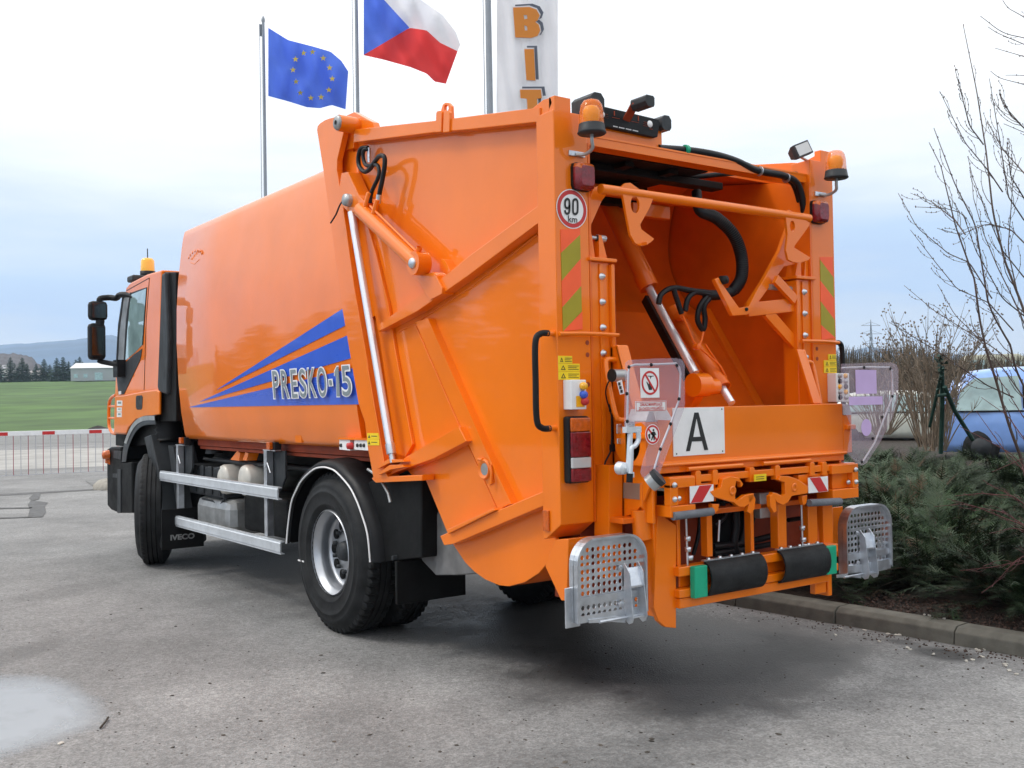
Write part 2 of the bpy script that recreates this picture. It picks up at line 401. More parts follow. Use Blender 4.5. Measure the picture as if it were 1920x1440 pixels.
for ch, a, b_ in (('P', 509, 523), ('R', 525, 541), ('E', 543, 557), ('S', 558.5, 574), ('K', 575.5, 592), ('O', 592.5, 612), ('-', 615.5, 624), ('1', 625, 637), ('5', 638, 658)):
    f0, f1 = (a-509)/149, (b_-509)/149; t0, t1, b0, b1 = 694-11*f0, 694-11*f1, 749-5*f0, 749-5*f1; sh = 4
    if ch == '-': t0, t1, b0, b1 = 711, 710, 725, 724; sh = 1.5
    for nm_, of_, g_, mm_, lf_ in (('letter_outline', .04, 0, 'white', .002), ('letter', .0, 2.1, 'grey_t', .006)):
        if ch == '1':
            o = MB(); o.prism([on(a+g_*.6+(b_-a-1.2*g_+sh*(1-v))*u+sh*0, t0+g_+(b0-t0-2*g_)*(1-v), 0, xl_-lf_) for u, v in ((.36, 0), (.80, 0), (.80, 1), (.5, 1), (.1, .84), (.1, .66), (.36, .74))], (.001, 0, 0)); o.build(nm_, M[mm_], body); continue
        text(nm_, ch, (on(a+sh+g_, b0-g_, 0, xl_), on(b_+sh-g_, b1-g_, 0, xl_), on(a+g_, t0+g_, 0, xl_)), M[mm_], body, of_, lf_, fill=False)
e = MB()   # crown shaped maker's emblem embossed near the front edge
ec = onbody(366, 484, .004)
for k in range(7):
    a = math.pi*(.12+.76*k/6); p = ec+V((0, math.cos(a)*.2, math.sin(a)*.07)); e.lathe([(0, -.0015), (.013, -.001), (.016, .004)], p, (1, 0, 0), 10)
e.tube([ec+V((.002, -.12, -.03)), ec+V((.0, 0, -.06)), ec+V((.002, .12, -.03))], .005, 6)
e.build('emblem', M['orange'], body, split=False)
b = MB(); b.box((-1.02, 2.3, 1.27), (1.02, 6.05, 1.335)); b.build('body_sill', M['orange_dk'], body, .004)
b = MB()
for px in (377, 560): p = onbody(px, 822); b.box((p.x, p.y-.06, 1.36), (p.x+.02, p.y+.06, 1.42))
b.build('sill_pad', M['orange'], body)

# ---- body rear frame (flange the tailgate closes on)
L = [(594, 244), (595, 237), (600, 231), (608, 225.5), (617, 222), (627, 219.5), (640, 222), (646, 240), (632, 300), (631.6, 319.7), (642.5, 383.8), (664, 540), (690, 686.7), (708, 796.7), (722, 875), (700, 897), (689, 838), (684, 792), (672, 757), (640, 570), (618, 404), (605.8, 318), (597, 262)]
f = MB(); f.prism(sd_(L, -1.205), (.045, 0, 0))
f.prism(sd_([(628, 262), (631.6, 319.7), (642.5, 383.8), (664, 540), (690, 686.7), (708, 796.7), (722, 875), (715, 880), (700, 800), (655, 540), (625, 330)], -1.17), (.10, 0, 0))
f.prism([V((-1.205, p.y, p.z)) for p in sd_([(700, 897), (722, 875), (730, 893), (795, 890), (795, 901), (708, 905)], -1.19)], (.09, 0, 0))
f.prism([V((1.205, p.y, p.z)) for p in sd_(L, -1.205)], (-.045, 0, 0))
fr = f.build('rear_frame', M['orange'], TR, .004)

def resample_px(pts, n):
    out = []
    for i in range(n+1):
        t = i/n*(len(pts)-1); k = min(int(t), len(pts)-2); f = t-k
        out.append((pts[k][0]+(pts[k+1][0]-pts[k][0])*f, pts[k][1]+(pts[k+1][1]-pts[k][1])*f))
    return out
# ---- tailgate: side sheets
SH = [(650, 262), (1006, 214), (1030, 214), (1036, 990), (1046, 1018), (1035, 1045), (1010, 1075), (982.5, 1092.5), (955, 1099.5), (935, 1097.5), (910, 1087), (889, 1072), (872, 1055), (850, 1022), (837, 995), (795, 893), (775, 895), (745, 860), (728, 760), (712, 640), (700, 577), (683, 487), (674, 447), (652, 284)]
s0 = sd_(SH, XR)
t = MB(); t.prism(s0, (.02, 0, 0)); t.prism([V((-p.x, p.y, p.z)) for p in s0], (-.02, 0, 0))
tg = t.build('tailgate', M['orange'], TR, .004)
# drum shell under the hopper, roof and packer cavity
t = MB(); drum = s0[4:15]
rings = [[V((x, p.y, p.z)) for p in arc(drum, 3)] for x in (-1.085, 1.085)]
rings2 = [[V((x, p.y*1, p.z+.02)) for p in arc(drum, 3)] for x in (1.085, -1.085)]
t.loft(rings, closed=False, cap=False); t.loft(rings2, closed=False, cap=False)
t.prism([V((-1.08, s0[0].y, s0[0].z-.1)), V((-1.08, .14, 3.11)), V((-1.08, .14, 3.08)), V((-1.08, s0[0].y, s0[0].z-.14))], (1.30, 0, 0)); t.prism([V((.221, s0[0].y, s0[0].z-.1)), V((.221, .36, 3.14)), V((.221, .36, 3.11)), V((.221, s0[0].y, s0[0].z-.14))], (.85, 0, 0))
t.build('hopper_shell', M['orange_in'], tg)
t = MB(); t.box((-.93, .15, 3.05), (.15, .75, 3.07)); t.prism([V((-.93, .76, 3.05)), V((-.93, 1.25, 3.12)), V((-.93, 1.25, 3.14)), V((-.93, .76, 3.07))], (1.15, 0, 0))
for k in range(3): t.box((-.85+.36*k, .2, 3.02), (-.78+.36*k, .9, 3.048))
t.build('roof_rails', M['chassis'], tg, split=False)

def rib(name, pts, x=XS, depth=None, m='orange', bev=.004, par=tg):
    o = MB(); o.prism(sd_(pts, x), ((XR-x) if depth is None else depth, 0, 0)); return o.build(name, M[m], par, bev)
rib('rib', [(663, 242.5), (702, 238.5), (814, 226.3), (960, 207.5), (1012, 201.5), (1012, 228), (880, 242.5), (814, 248), (663, 267)])
rib('rib', [(709, 609), (797, 547), (880, 479), (960, 420.5), (1012, 383), (1012, 416), (960, 455), (880, 515), (783, 583), (709, 622)])
rib('rib', [(760, 857), (860, 800), (874, 827.5), (812.5, 860), (745, 884), (727, 892)])
rib('rib', [(825, 1005), (931, 958), (1018.8, 921), (1022, 947), (850, 1020), (832.5, 1022.5)])
rib('rib', [(838, 993), (925, 953), (928, 957), (840, 1001)], -1.20, .10)
o = MB(); o.prism(sd_([(778, 603), (800, 597), (907, 840), (957.5, 945), (934, 956), (875, 827)], -1.135), (.036, 0, 0)); o.build('rib', M['orange'], tg, .004)
o = MB(); o.prism(sd_([(798, 597), (802, 597), (909, 840), (959, 945), (955, 946), (905, 840)], -1.15), (.05, 0, 0)); o.build('rib_edge', M['orange'], tg)
rib('edge_strip', [(652, 284), (668, 284), (680, 390), (703, 470), (728, 572), (740, 653), (773, 833), (760, 857), (742, 850), (712, 640), (700, 577), (683, 487), (674, 447)], -1.125, .025)
# cylinder bracket lower + support
rib('bracket', [(774, 520), (812, 510), (817, 516), (829, 540), (828, 551), (806, 562), (796, 549), (786, 530)], -1.20, .09)
rib('gusset', [(826, 486), (832, 486), (845, 508), (840, 512)], -1.16, .06)
# top pivot
rib('bracket', [(645.6, 218), (663.6, 210), (699, 229), (702.6, 240), (665, 243), (663, 277.5), (647, 282), (642.5, 259)], XP, .05)
pc = on(632, 230, 0, -1.30)
o = MB(); o.tube([V((-1.29, pc.y, pc.z)), V((-1.10, pc.y, pc.z))], .058, 24); pv = o.build('pivot', M['orange'], tg, .004)
o = MB(); o.lathe([(0, -.01), (.044, -.01), (.052, 0), (.052, .02), (.045, .025)], (-1.30, pc.y, pc.z), (1, 0, 0), 28); o.lathe([(0, -.002), (.016, -.002)], (-1.312, pc.y, pc.z), (1, 0, 0), 12, 1); o.build('pivot_cap', [M['tank'], M['chassis']], pv)
# lifting lugs
for xs in (XS-.012,):
    for a, b_ in ((817.5, 828), (831.5, 843)):
        o = MB(); o.prism(sd_([(a, 212), (a+2, 208.5), (b_-2, 207.5), (b_, 211), (b_-1, 247), (a-1, 248.5)], xs), (.02, 0, 0)); o.build('lifting_lug', M['orange'], tg, .003)
    o = MB(); ring = [(828, 225), (827, 206), (830, 196), (835, 192.3), (841, 192.8), (846, 199), (847, 222)]
    hole = [p for p in sd_([(833, 205), (833, 199.5), (836, 196.5), (840, 198), (841, 203), (840, 207), (835, 208)], XS+.02)]
    o.prism(sd_(ring, XS+.02), (.02, 0, 0), holes=[hole]); o.build('lifting_eye', M['orange'], tg, .002)
o = MB(); o.prism(sd_([(612, 240), (652, 256), (664, 290), (690, 470), (706, 590), (690, 600), (655, 520), (628, 320)], -1.117), (.012, 0, 0)); o.build('hinge_arm', M['orange'], tg)
o = MB(); o.prism(sd_([(616, 250), (668, 262), (712, 440), (740, 640), (775, 840), (745, 892), (706, 880), (640, 430), (620, 330)], -1.082), (.012, 0, 0)); o.build('inner_sheet', M['orange'], tg)
# hand hole plate low on the side
o = MB(); pl = sd_([(895, 860), (903, 858), (922, 868), (925, 905), (917, 910), (913, 900), (902, 885)], -1.142)
o.prism(pl, (.012, 0, 0)); o.lathe([(.035, 0), (.055, -.012), (.062, 0)], on(908, 880, 0, -1.145), (1, 0, 0), 20); o.tube(sd_([(919, 872), (922, 885), (921, 907)], -1.16), .010, 8)
o.tube(sd_([(897, 861), (905, 862)], -1.15), .010, 8); o.build('latch_plate', M['orange'], tg, .002)
o = MB(); o.lathe([(0, 0), (.036, .0)], on(908, 880, 0, -1.147), (1, 0, 0), 20); o.build('plug', M['tank'], tg)
# foot details: clevis where the lift rod ends
o = MB()
for pts in ([(706, 875), (727, 861), (755, 862), (757, 866), (730, 868), (708, 879)], [(708, 888), (730, 872), (754, 871), (757, 876), (733, 880), (710, 891)]):
    o.prism(sd_(pts, -1.23), (.12, 0, 0))
o.build('clevis', M['orange'], tg, .002)

# weld beads
for pts, x_ in (([(703, 450), (728, 572), (740, 650), (774, 838)], XR), ([(1010, 232), (1013, 380)], XR), ([(1013, 436), (1024, 700), (1024, 915)], XR), ([(716, 640), (783, 603), (880, 540), (1008, 440)], XR), ([(666, 270), (814, 251), (1005, 231)], XR), ([(853, 1022), (1020, 950)], XR), ([(780, 612), (875, 829), (932, 955)], XR), ([(690, 690), (722, 873)], -1.205)):
    P_ = resample_px(pts, 40); o = MB(); r_ = random.Random(len(pts)); o.tube([on(a, b_, 0, x_-.002)+V((0, r_.uniform(-.001, .001), r_.uniform(-.0015, .0015))) for a, b_ in P_], .0055, 6); o.build('weld_seam', M['orange'], tg)
# ---- rear posts
for s in (1, -1):
    o = MB(); P = [V((XS*s, 0, 1.0)), V((XS*s, 0, 3.2)), V((XS*s, .152, 3.195)), V((XS*s, .152, .91)), V((XS*s, .12, .92))]
    o.prism(P, (.232*s, 0, 0)); po = o.build('rear_post', M['orange'], tg, .005)
    o = MB(); o.box((-.946*s, .012, 1.0), (-.80*s, .13, 2.41)); o.box((-.875*s, .002, 1.02), (-.845*s, .012, 2.40)); o.box((-.80*s, -.01, 1.02), (-.775*s, .1, 2.40))
    o.box((-.96*s, -.02, 2.41), (-.765*s, .12, 2.43))
    ro = o.build('guide_rail', M['orange'], tg, .004)
    o = MB()
    for z in (2.33, 2.19, 2.05, 1.91): o.lathe([(0, -.018), (.012, -.018), (.014, -.004), (.02, -.003), (.02, 0)], (-.86*s, .002, z), (0, 1, 0), 10)
    o.build('bolt', M['zinc'], ro)
    o = MB(); o.prism([V((-.93*s, .02, 2.43)), V((-.93*s, .02, 2.56)), V((-.91*s, .02, 2.56)), V((-.89*s, .02, 2.43))], (0, .08, 0)); o.prism([V((-.86*s, .02, 2.43)), V((-.86*s, .02, 2.56)), V((-.84*s, .02, 2.56)), V((-.80*s, .02, 2.43))], (0, .08, 0)); o.build('hinge_lug', M['orange'], ro, .002)
    o = MB(); o.tube([(-.95*s, .04, 2.545), (-.82*s, .04, 2.545)], .011, 8, 0); o.tube([(-.86*s, .04, 2.545), (-.80*s, .04, 2.545)], .02, 8, 0); o.build('hinge_pin', M['zinc'], ro)
    # top lug behind the post
    o = MB(); o.prism([V((-1.17*s, .06, 3.19)), V((-1.17*s, .02, 3.24)), V((-1.17*s, .03, 3.27)), V((-1.17*s, .10, 3.275)), V((-1.17*s, .20, 3.25)), V((-1.17*s, .28, 3.19))], (.02*s, 0, 0)); o.box((-1.17*s, .0, 3.195), (-1.06*s, .05, 3.275)); o.build('lifting_eye', M['orange'], po, .003)
    # pocket holes
    o = MB()
    for z in (1.965, 1.90, 1.74): o.lathe([(0, -.002), (.013, -.002)], (-.975*s, 0, z), (0, 1, 0), 14)
    o.build('hole', M['orange_dk'], po)
    # inner corner panel continuing the post down
    # amber / red upper lamp
    cpt = rr([(1088, 333)], 0)[0]; lx = abs(cpt.x)*s*-1; lz = cpt.z
    o = MB()
    def rq(cx, cz, w_, h_, y): return [V((cx+w_*a, y, cz+h_*b)) for a, b in ((-.5, -.32), (-.44, -.46), (-.3, -.5), (.3, -.5), (.44, -.46), (.5, -.32), (.5, .32), (.44, .46), (.3, .5), (-.3, .5), (-.44, .46), (-.5, .32))]
    rg = [rq(lx, lz, .135, .15, 0), rq(lx, lz, .135, .15, -.02)]; o.loft(rg, sm=False); lo = o.build('upper_lamp', M['black'], tg)
    o = MB(); o.loft([rq(lx, lz, .13, .145, -.02), rq(lx, lz, .122, .137, -.05), rq(lx, lz, .09, .105, -.066)]); ln = o.build('lens', [M['redlens'], M['amber']], lo)
    for p in ln.data.polygons:
        if p.center.z > lz+.012: p.material_index = 1
    # rotating beacon
    bp = rr([(1078.5, 289)], 0)[0]; bz = bp.z; bx0 = abs(bp.x)*-s
    sgn = 1 if s > 0 else 1
    bc = V((bx0+.008, -.13, bz+.080))
    o = MB(); o.box((bx0-.05, -.012, bz-.014), (bx0+.06, 0, bz+.014)); mb_ = o.build('beacon_bracket', M['zinc'], tg, .002)
    o = MB(); o.tube(smooth_path([(bx0, -.012, bz-.005), (bx0+.02, -.06, bz-.01), (bx0+.022, -.115, bz+.01), bc+V((0, 0, -.035)), bc+V((0, 0, .01))], 5), .010, 8); o.build('beacon_arm', M['tank'], mb_)
    o = MB(); o.lathe([(0, 0), (.072, .0), (.078, .006), (.074, .012), (.068, .05), (.066, .055), (0, .055)], bc, (0, 0, 1), 28); bo = o.build('beacon', M['dkgrey'], tg)
    o = MB(); o.lathe([(.067, .052), (.063, .12), (.056, .155), (.042, .175), (.02, .183), (.0, .184)], bc, (0, 0, 1), 28); o.build('dome', M['beacon'], bo)
    o = MB(); o.lathe([(.03, .055), (.045, .09), (.048, .12), (.035, .145), (0, .152)], bc, (0, 0, 1), 20); o.build('reflector', M['lensy'], bo)

# reflective chevrons on the posts
def chev(L_, R_, ys, mats_):
    """L_, R_ = (x_top, x_bottom) pixel columns; ys = list of (left y, right y) band edges"""
    out = []
    for i in range(len(ys)-1):
        (a0, b0), (a1, b1) = ys[i], ys[i+1]
        def pt(cols, y): t = (y-430)/200; return (cols[0]+(cols[1]-cols[0])*t, y)
        out.append((rr([pt(L_, a0), pt(R_, b0), pt(R_, b1), pt(L_, a1)], -.003), mats_[i % 2]))
    return out
o = MB()
for pts, mi in chev((1051, 1056), (1087.5, 1092), [(430, 428), (474, 440), (526, 485), (576, 536), (621, 584)], (0, 1)): o.prism(pts, (0, .0025, 0), mi)
o.prism(rr([(1056, 621), (1092, 584), (1092.5, 617)], -.003), (0, .0025, 0), 0)
o.build('reflective_strip', [M['fluo'], M['olive']], tg, fix=True)
o = MB()
for pts, mi in chev((1537, 1540), (1560, 1566), [(482, 482), (487, 520), (526, 559), (565, 600), (609, 633)], (0, 1)): o.prism(pts, (0, .0025, 0), mi)
o.prism(rr([(1540, 609), (1566, 633), (1541, 637)], -.003), (0, .0025, 0), 0)
o.build('reflective_strip', [M['fluo'], M['olive']], tg)

# 90 km sign
c0 = rr([(1071.5, 392)], 0)[0]; rad = (rr([(1071.5, 355)], 0)[0]-c0).z
o = MB()
for k, (f_, mi) in enumerate(((1, 0), (.95, 1), (.74, 0))):
    o.lathe([(0, -.003-.001*k), (rad*f_, -.003-.001*k)], c0, (0, 1, 0), 40, mi, sm=False)
so_ = o.build('speed_sign', [M['white'], M['red']], tg)
def rtext(name, body_, x0, x1, yt, yb, y, m, par, off=0):
    bl = rr([(x0, yb)], y)[0]; b2 = rr([(x1, (yt+yb)/2)], y)[0]; tl = rr([(x0, yt)], y)[0]
    return text(name, body_, (bl, V((b2.x, y, bl.z)), V((bl.x, y, tl.z))), m, par, off, .003)
o = MB(); yy = -.0085
def dg(cx_, pts): return smooth_path([rr([(cx_+a, b)], yy)[0] for a, b in pts], 3)
z0p = dg(1078.8, [(-4.2, 380), (-3.2, 375.5), (0, 373.5), (3.2, 375.5), (4.4, 381), (4.4, 394), (3.2, 399.3), (0, 401.3), (-3.2, 399.5), (-4.2, 394), (-4.2, 380)]); ribbon(o, z0p, .0125)
n9 = dg(1063.8, [(3.9, 384), (3.2, 388.5), (0, 390.2), (-3.2, 388), (-4.2, 382), (-3.2, 375.5), (0, 373), (3.2, 375), (4.2, 381), (4.2, 392), (3.2, 398.5), (0, 400.8), (-3.2, 398.8), (-4.2, 394)]); ribbon(o, n9, .0125)
o.build('digits', M['ink'], so_, split=False)
rtext('letters', 'km', 1065, 1081.5, 404, 416, -.006, M['ink'], so_, .01)

# yellow warning labels, control box, tail lamp (left and right)
def panel(name, x0, x1, yt, yb, y, d, m, par, bev=.0):
    a = rr([(x0, yt), (x0, yb)], y); x_ = rr([(x1, (yt+yb)/2)], y)[0].x
    o = MB(); o.box((a[0].x, y, a[0].z), (x_, y+d, a[1].z)); return o.build(name, M[m], par, bev)
def sticker(x0, x1, yt, yb, y, par):
    p = panel('warning_label', x0, x1, yt, yb, y-.004, .004, 'yellow', par)
    a = rr([(x0, yt), (x0, yb)], y); x_ = rr([(x1, (yt+yb)/2)], y)[0].x
    W_, H_ = x_-a[0].x, a[0].z-a[1].z; X0, Z0 = a[0].x, a[1].z; o = MB(); yy = y-.0055
    tri = [V((X0+W_*.08, yy, Z0+H_*.18)), V((X0+W_*.30, yy, Z0+H_*.18)), V((X0+W_*.19, yy, Z0+H_*.78))]
    cc = sum(tri, V())/3; o.prism(tri, (0, .001, 0), holes=[[cc+(q-cc)*.6 for q in tri]])
    for k in range(3): o.box((X0+W_*.42, yy, Z0+H_*(.22+.22*k)), (X0+W_*(.92-.1*(k % 2)), yy+.001, Z0+H_*(.28+.22*k)))
    o.build('warning_mark', M['ink'], p)
for args in ((1047, 1073, 667, 681), (1047.3, 1087, 681.5, 696), (1047.6, 1087.5, 696.5, 712)): sticker(*args, 0, tg)
for args in ((1553, 1568, 664, 675), (1545, 1568.5, 675.5, 687), (1545, 1569, 687.5, 699)): sticker(*args, 0, tg)
cbx = panel('control_box', 1071, 1099.5, 712, 768, -.07, .07, 'white', tg, .004)
o = MB()
for (px, py, mi) in ((1092, 724, 0), (1092, 740, 1), (1094, 753, 2)):
    p = rr([(px, py)], -.07)[0]; o.lathe([(0, -.025), (.018, -.025), (.021, -.012), (.021, 0)], p, (0, 1, 0), 16, mi)
p = rr([(1088, 753)], -.071)[0]; o.box((p.x-.028, -.073, p.z-.028), (p.x+.028, -.0705, p.z+.03), 0); o.build('button', [M['lensy'], M['blue'], M['red']], cbx)
p0 = rr([(1553, 700), (1553, 754)], -.03); cb2 = MB(); cb2.box((1.075, -.07, p0[0].z), (1.215, 0, p0[1].z)); cb2 = cb2.build('control_box', M['white'], tg, .004)
o = MB()
for i in range(2):
    for j in range(5): o.lathe([(0, -.014), (.015, -.012), (.017, 0)], (1.11+.06*i, -.07, p0[1].z+.03+.035*j), (0, 1, 0), 12, (j+i) % 3)
o.build('button', [M['dkgrey'], M['tank'], M['lensy']], cb2)
for s in (1, -1):
    a = rr([(1058, 781), (1058, 908)], -.045); xa, xb = -1.155*s, -1.01*s
    za, zb = a[1].z, a[0].z
    hs = MB(); hs.box((xa, -.05, za), (xb, 0, zb)); hs = hs.build('tail_lamp', M['black'], tg, .012)
    H_ = zb-za
    for f0, f1, m in ((.77, .975, 'amber'), (.39, .765, 'redlens'), (.225, .385, 'clear'), (.025, .22, 'redlens')):
        o = MB(); o.box((xa+.008*s, -.068, za+H_*f0), (xb-.006*s, -.05, za+H_*f1)); o.build('lens', M[m], hs, .006)

# black bent hand rails on both posts
for s in (1, -1):
    z1, z0 = on(1040, 625, 0, XS).z, on(1040, 803, 0, XS).z
    o = MB(); o.tube([(XS*s, .03, z1), ((XS-.05)*s, .03, z1)], .016, 12); o.tube([(XS*s, .03, z0), ((XS-.05)*s, .03, z0)], .016, 12)
    st = o.build('handrail', M['orange'], tg)
    o = MB(); o.tube(smooth_path([((XS-.035)*s, .03, z1), ((XS-.085)*s, .035, z1-.004), ((XS-.115)*s, .04, z1-.05), ((XS-.118)*s, .04, (z0+z1)/2), ((XS-.115)*s, .04, z0+.05), ((XS-.085)*s, .035, z0+.004), ((XS-.035)*s, .03, z0)], 6), .017, 12); o.build('grip', M['black'], st)
    o = MB(); zz = on(1045, 626, 1, 0).z; o.tube(smooth_path([(XS*s, -.02, zz), (-1.0*s, -.035, zz+.004), (-.78*s, -.035, zz+.002)], 3), .011, 8); o.build('grab_bar', M['orange'], tg)
    o = MB(); zz = on(1010, 974, 0, XS).z; o.box((XS*s, .09, zz-.055), ((XS-.012)*s, .14, zz+.055)); o.build('side_reflector', M['amber'], tg, .003)

# ---- roof beam, display box, camera arm, hoses on top
o = MB(); o.box((-.948, .03, 3.05), (.948, .13, 3.102)); o.box((-.948, .026, 3.096), (.948, .0295, 3.108)); o.build('roof_beam', M['orange'], tg, .003)
o = MB(); o.box((-.86, .05, 3.11), (-.335, .40, 3.27)); bxo = o.build('display_box', M['orange'], tg, .004)
o = MB(); dq = rr([(1105, 193), (1235, 224), (1238, 230), (1233, 257), (1222, 256), (1105, 231)], .02); o.prism(dq, (0, .03, 0)); dp = o.build('display_panel', M['black'], bxo, .003)
o = MB()
for (x0_, y0_, x1_, y1_) in ((1132, 213, 1140, 215), (1132, 217, 1141, 219), (1134, 220.5, 1141, 222), (1148, 219.5, 1162, 223), (1151, 208, 1153, 217), (1184, 227, 1198, 230.5), (1196, 217, 1198, 227), (1207, 228, 1214, 230), (1206, 231.5, 1214, 233.5), (1206, 235, 1214, 237), (1218, 241, 1224, 243)):
    a, b_ = rr([(x0_, y0_), (x1_, y1_)], .018); o.box((min(a.x, b_.x), .0175, min(a.z, b_.z)), (max(a.x, b_.x), .019, max(a.z, b_.z)), 0)  # orange bars: reflections on the black panel painted in
for px, py in ((1128.5, 214.5), (1218.5, 232.5)): o.lathe([(0, -.004), (.019, -.003), (.02, 0)], rr([(px, py)], .018)[0], (0, 1, 0), 16, 1)
for k in range(22):
    if k % 6 != 4: q = rr([(1150+2.15*k, 237.5+.45*k)], .018)[0]; o.box((q.x, .0175, q.z), (q.x+.0052, .019, q.z+.006), 1)
o.build('marking_reflection', [M['orange_dk'], M['white']], dp)
for (px, py, s_) in ((1110, 197, .95), (1239, 234, .72)):
    o = MB(); p = rr([(px, py)], .06)[0]; o.loft([[p+V((a*.05*s_, y_, b_*.06*s_)) for a, b_ in ((-1, -.7), (-.6, -1), (.6, -1), (1, -.6), (1, .5), (.5, 1), (-.5, 1), (-1, .6))] for y_ in (-.05, .12)], sm=False); o.build('end_housing', M['dkgrey'], bxo, .004)
ca, cb_, cc_ = on(1173, 218, 1, .03), on(1190, 196, 1, -.08), on(1207, 193, 1, -.14)
o = MB(); o.beam(ca+V((0, 0, -.03)), cb_, .05, .010); o.beam(cb_, cb_.lerp(cc_, .6), .05, .010); ar = o.build('camera_arm', M['orange_dk'], bxo, .002)
o = MB(); q = cc_; o.loft([[q+V((a*.034, y_, b_*.030)) for a, b_ in ((-1, -.2), (-.5, -1), (.8, -1), (1, -.5), (1, .7), (.7, 1), (-.8, 1), (-1, .6))] for y_ in (-.05, .07)], sm=False); co = o.build('camera', M['dkgrey'], ar, .004)
# top hose running across to the right post and down inside
def hose(name, pts, r, par, m='hose', n=10):
    o = MB(); o.tube(smooth_path(pts, 7), r, n); return o.build(name, M[m], par)
hose('hose', [on(1235, 278, 1, .05), on(1290, 282, 1, .05), on(1340, 290, 1, .04), on(1380, 302, 1, .04), on(1420, 320, 1, .03), on(1470, 330, 1, .02), on(1495, 345, 1, .03), on(1506, 385, 1, .05), on(1508, 430, 1, .08)], .022, tg)
hose('hose', [on(1290, 287, 1, .08), on(1350, 292, 1, .07), on(1400, 309, 1, .06), on(1430, 322, 1, .06), on(1475, 336, 1, .05), on(1490, 352, 1, .06), on(1500, 385, 1, .1)], .016, tg)
hose('hose', [on(1240, 315, 1, .5), on(1290, 331, 1, .4), on(1350, 327, 1, .3), on(1410, 323, 1, .2), on(1503, 327, 1, .1)], .016, tg)
o = MB(); g0 = on(1286, 281, 1, .045); o.tube([g0+V((-.012, 0, 0)), g0+V((.012, 0, 0))], .03, 10); o.build('hose_clamp', M['green'], tg)
o = MB()
for px, py in ((1424, 321), (1474, 334)): g0 = on(px, py, 1, .025); o.tube([g0+V((-.003, 0, 0)), g0+V((.003, 0, 0))], .032, 12)
o.build('hose_clamp', M['zinc'], tg)
o = MB(); o.lathe([(0, 0), (.03, .005), (.035, .02)], on(1337, 291, 1, .3), (0, 1, 0), 14); o.prism([V((-.25, .5, 3.12)), V((.05, .5, 3.12)), V((.02, .5, 3.19)), V((-.2, .5, 3.19))], (0, .04, 0)); o.build('top_lug', M['orange'], tg)
# work lamp on the right post
wl = on(1500, 283, 1, .0)
o = MB(); u_ = V((.93, 0, .36)).normalized(); v_ = V((-.3, .25, .9)).normalized(); n_ = u_.cross(v_).normalized()
if n_.dot(CAM-wl) < 0: n_ = -n_
o.loft([[wl+u_*a*.078*k+v_*b_*.045*k+n_*d for a, b_ in ((-1, -1), (1, -1), (1, 1), (-1, 1))] for k, d in ((1, .03), (1, .0), (.55, -.06))], sm=False); wlo = o.build('work_lamp', M['dkgrey'], tg, .004)
o = MB(); o.prism([wl+u_*a*.066+v_*b_*.035+n_*.031 for a, b_ in ((-1, -1), (1, -1), (1, 1), (-1, 1))], n_*.002); o.build('lens', M['clear'], wlo)
o = MB(); o.tube([wl+V((.03, .02, -.03)), V((1.0, .05, 3.2))], .01, 6); o.build('stand', M['zinc'], wlo)

# ---- packer inside the hopper
o = MB()
o.prism([V((-.92, .38, 1.55)), V((-.92, .90, 2.25)), V((-.92, .93, 2.23)), V((-.92, .43, 1.55))], (1.84, 0, 0)); o.box((-.92, .935, 2.20), (.92, 1.9, 2.24))
o.box((-.92, -.2, 1.0), (.92, .6, 1.03))
pk = o.build('packer_plate', M['orange_in'], tg, .004)
o = MB(); o.prism([V((.86, .35, 1.52)), V((.86, .88, 2.30)), V((.86, .93, 2.26)), V((.86, .42, 1.50))], (.07, 0, 0)); o.prism([V((-.93, .35, 1.52)), V((-.93, .88, 2.30)), V((-.93, .93, 2.26)), V((-.93, .42, 1.50))], (.07, 0, 0)); o.build('packer_flange', M['orange'], pk, .003)
o = MB()
for s in (1, -1):
    o.prism([V((.932*s, .0, 1.0)), V((.932*s, .0, 3.05)), V((.932*s, 1.7, 3.3)), V((.932*s, 1.8, 1.0))], (.015*s, 0, 0))
o.build('hopper_cheek', M['orange_in'], tg)
o = MB(); cv = [(.93, 2.24), (1.12, 2.38), (1.25, 2.6), (1.28, 2.82), (1.2, 3.1), (1.05, 3.2)]
cvs = smooth_path([V((0, a, b)) for a, b in cv], 5); o.loft([[V((x, p.y, p.z)) for p in cvs] for x in (-.92, .92)], closed=False, cap=False); o.loft([[V((x, p.y+.03, p.z)) for p in cvs] for x in (.92, -.92)], closed=False, cap=False); o.build('carrier_plate', M['orange_in'], tg, split=False)
o = MB(); o.box((-.9, .30, 3.0), (.45, .40, 3.045)); o.box((-.75, .41, 3.0), (-.6, 1.1, 3.05)); o.box((-.9, .72, 2.92), (.1, .80, 3.04)); o.box((-.93, .95, 2.9), (-.3, 1.0, 3.1)); o.build('carriage', M['chassis'], tg, .004)
o = MB(); o.box((-.9, .55, 2.93), (.6, .60, 2.99)); o.box((-.2, .45, 2.80), (.12, .50, 2.88)); o.build('cross_member', M['orange_in'], tg, .004)
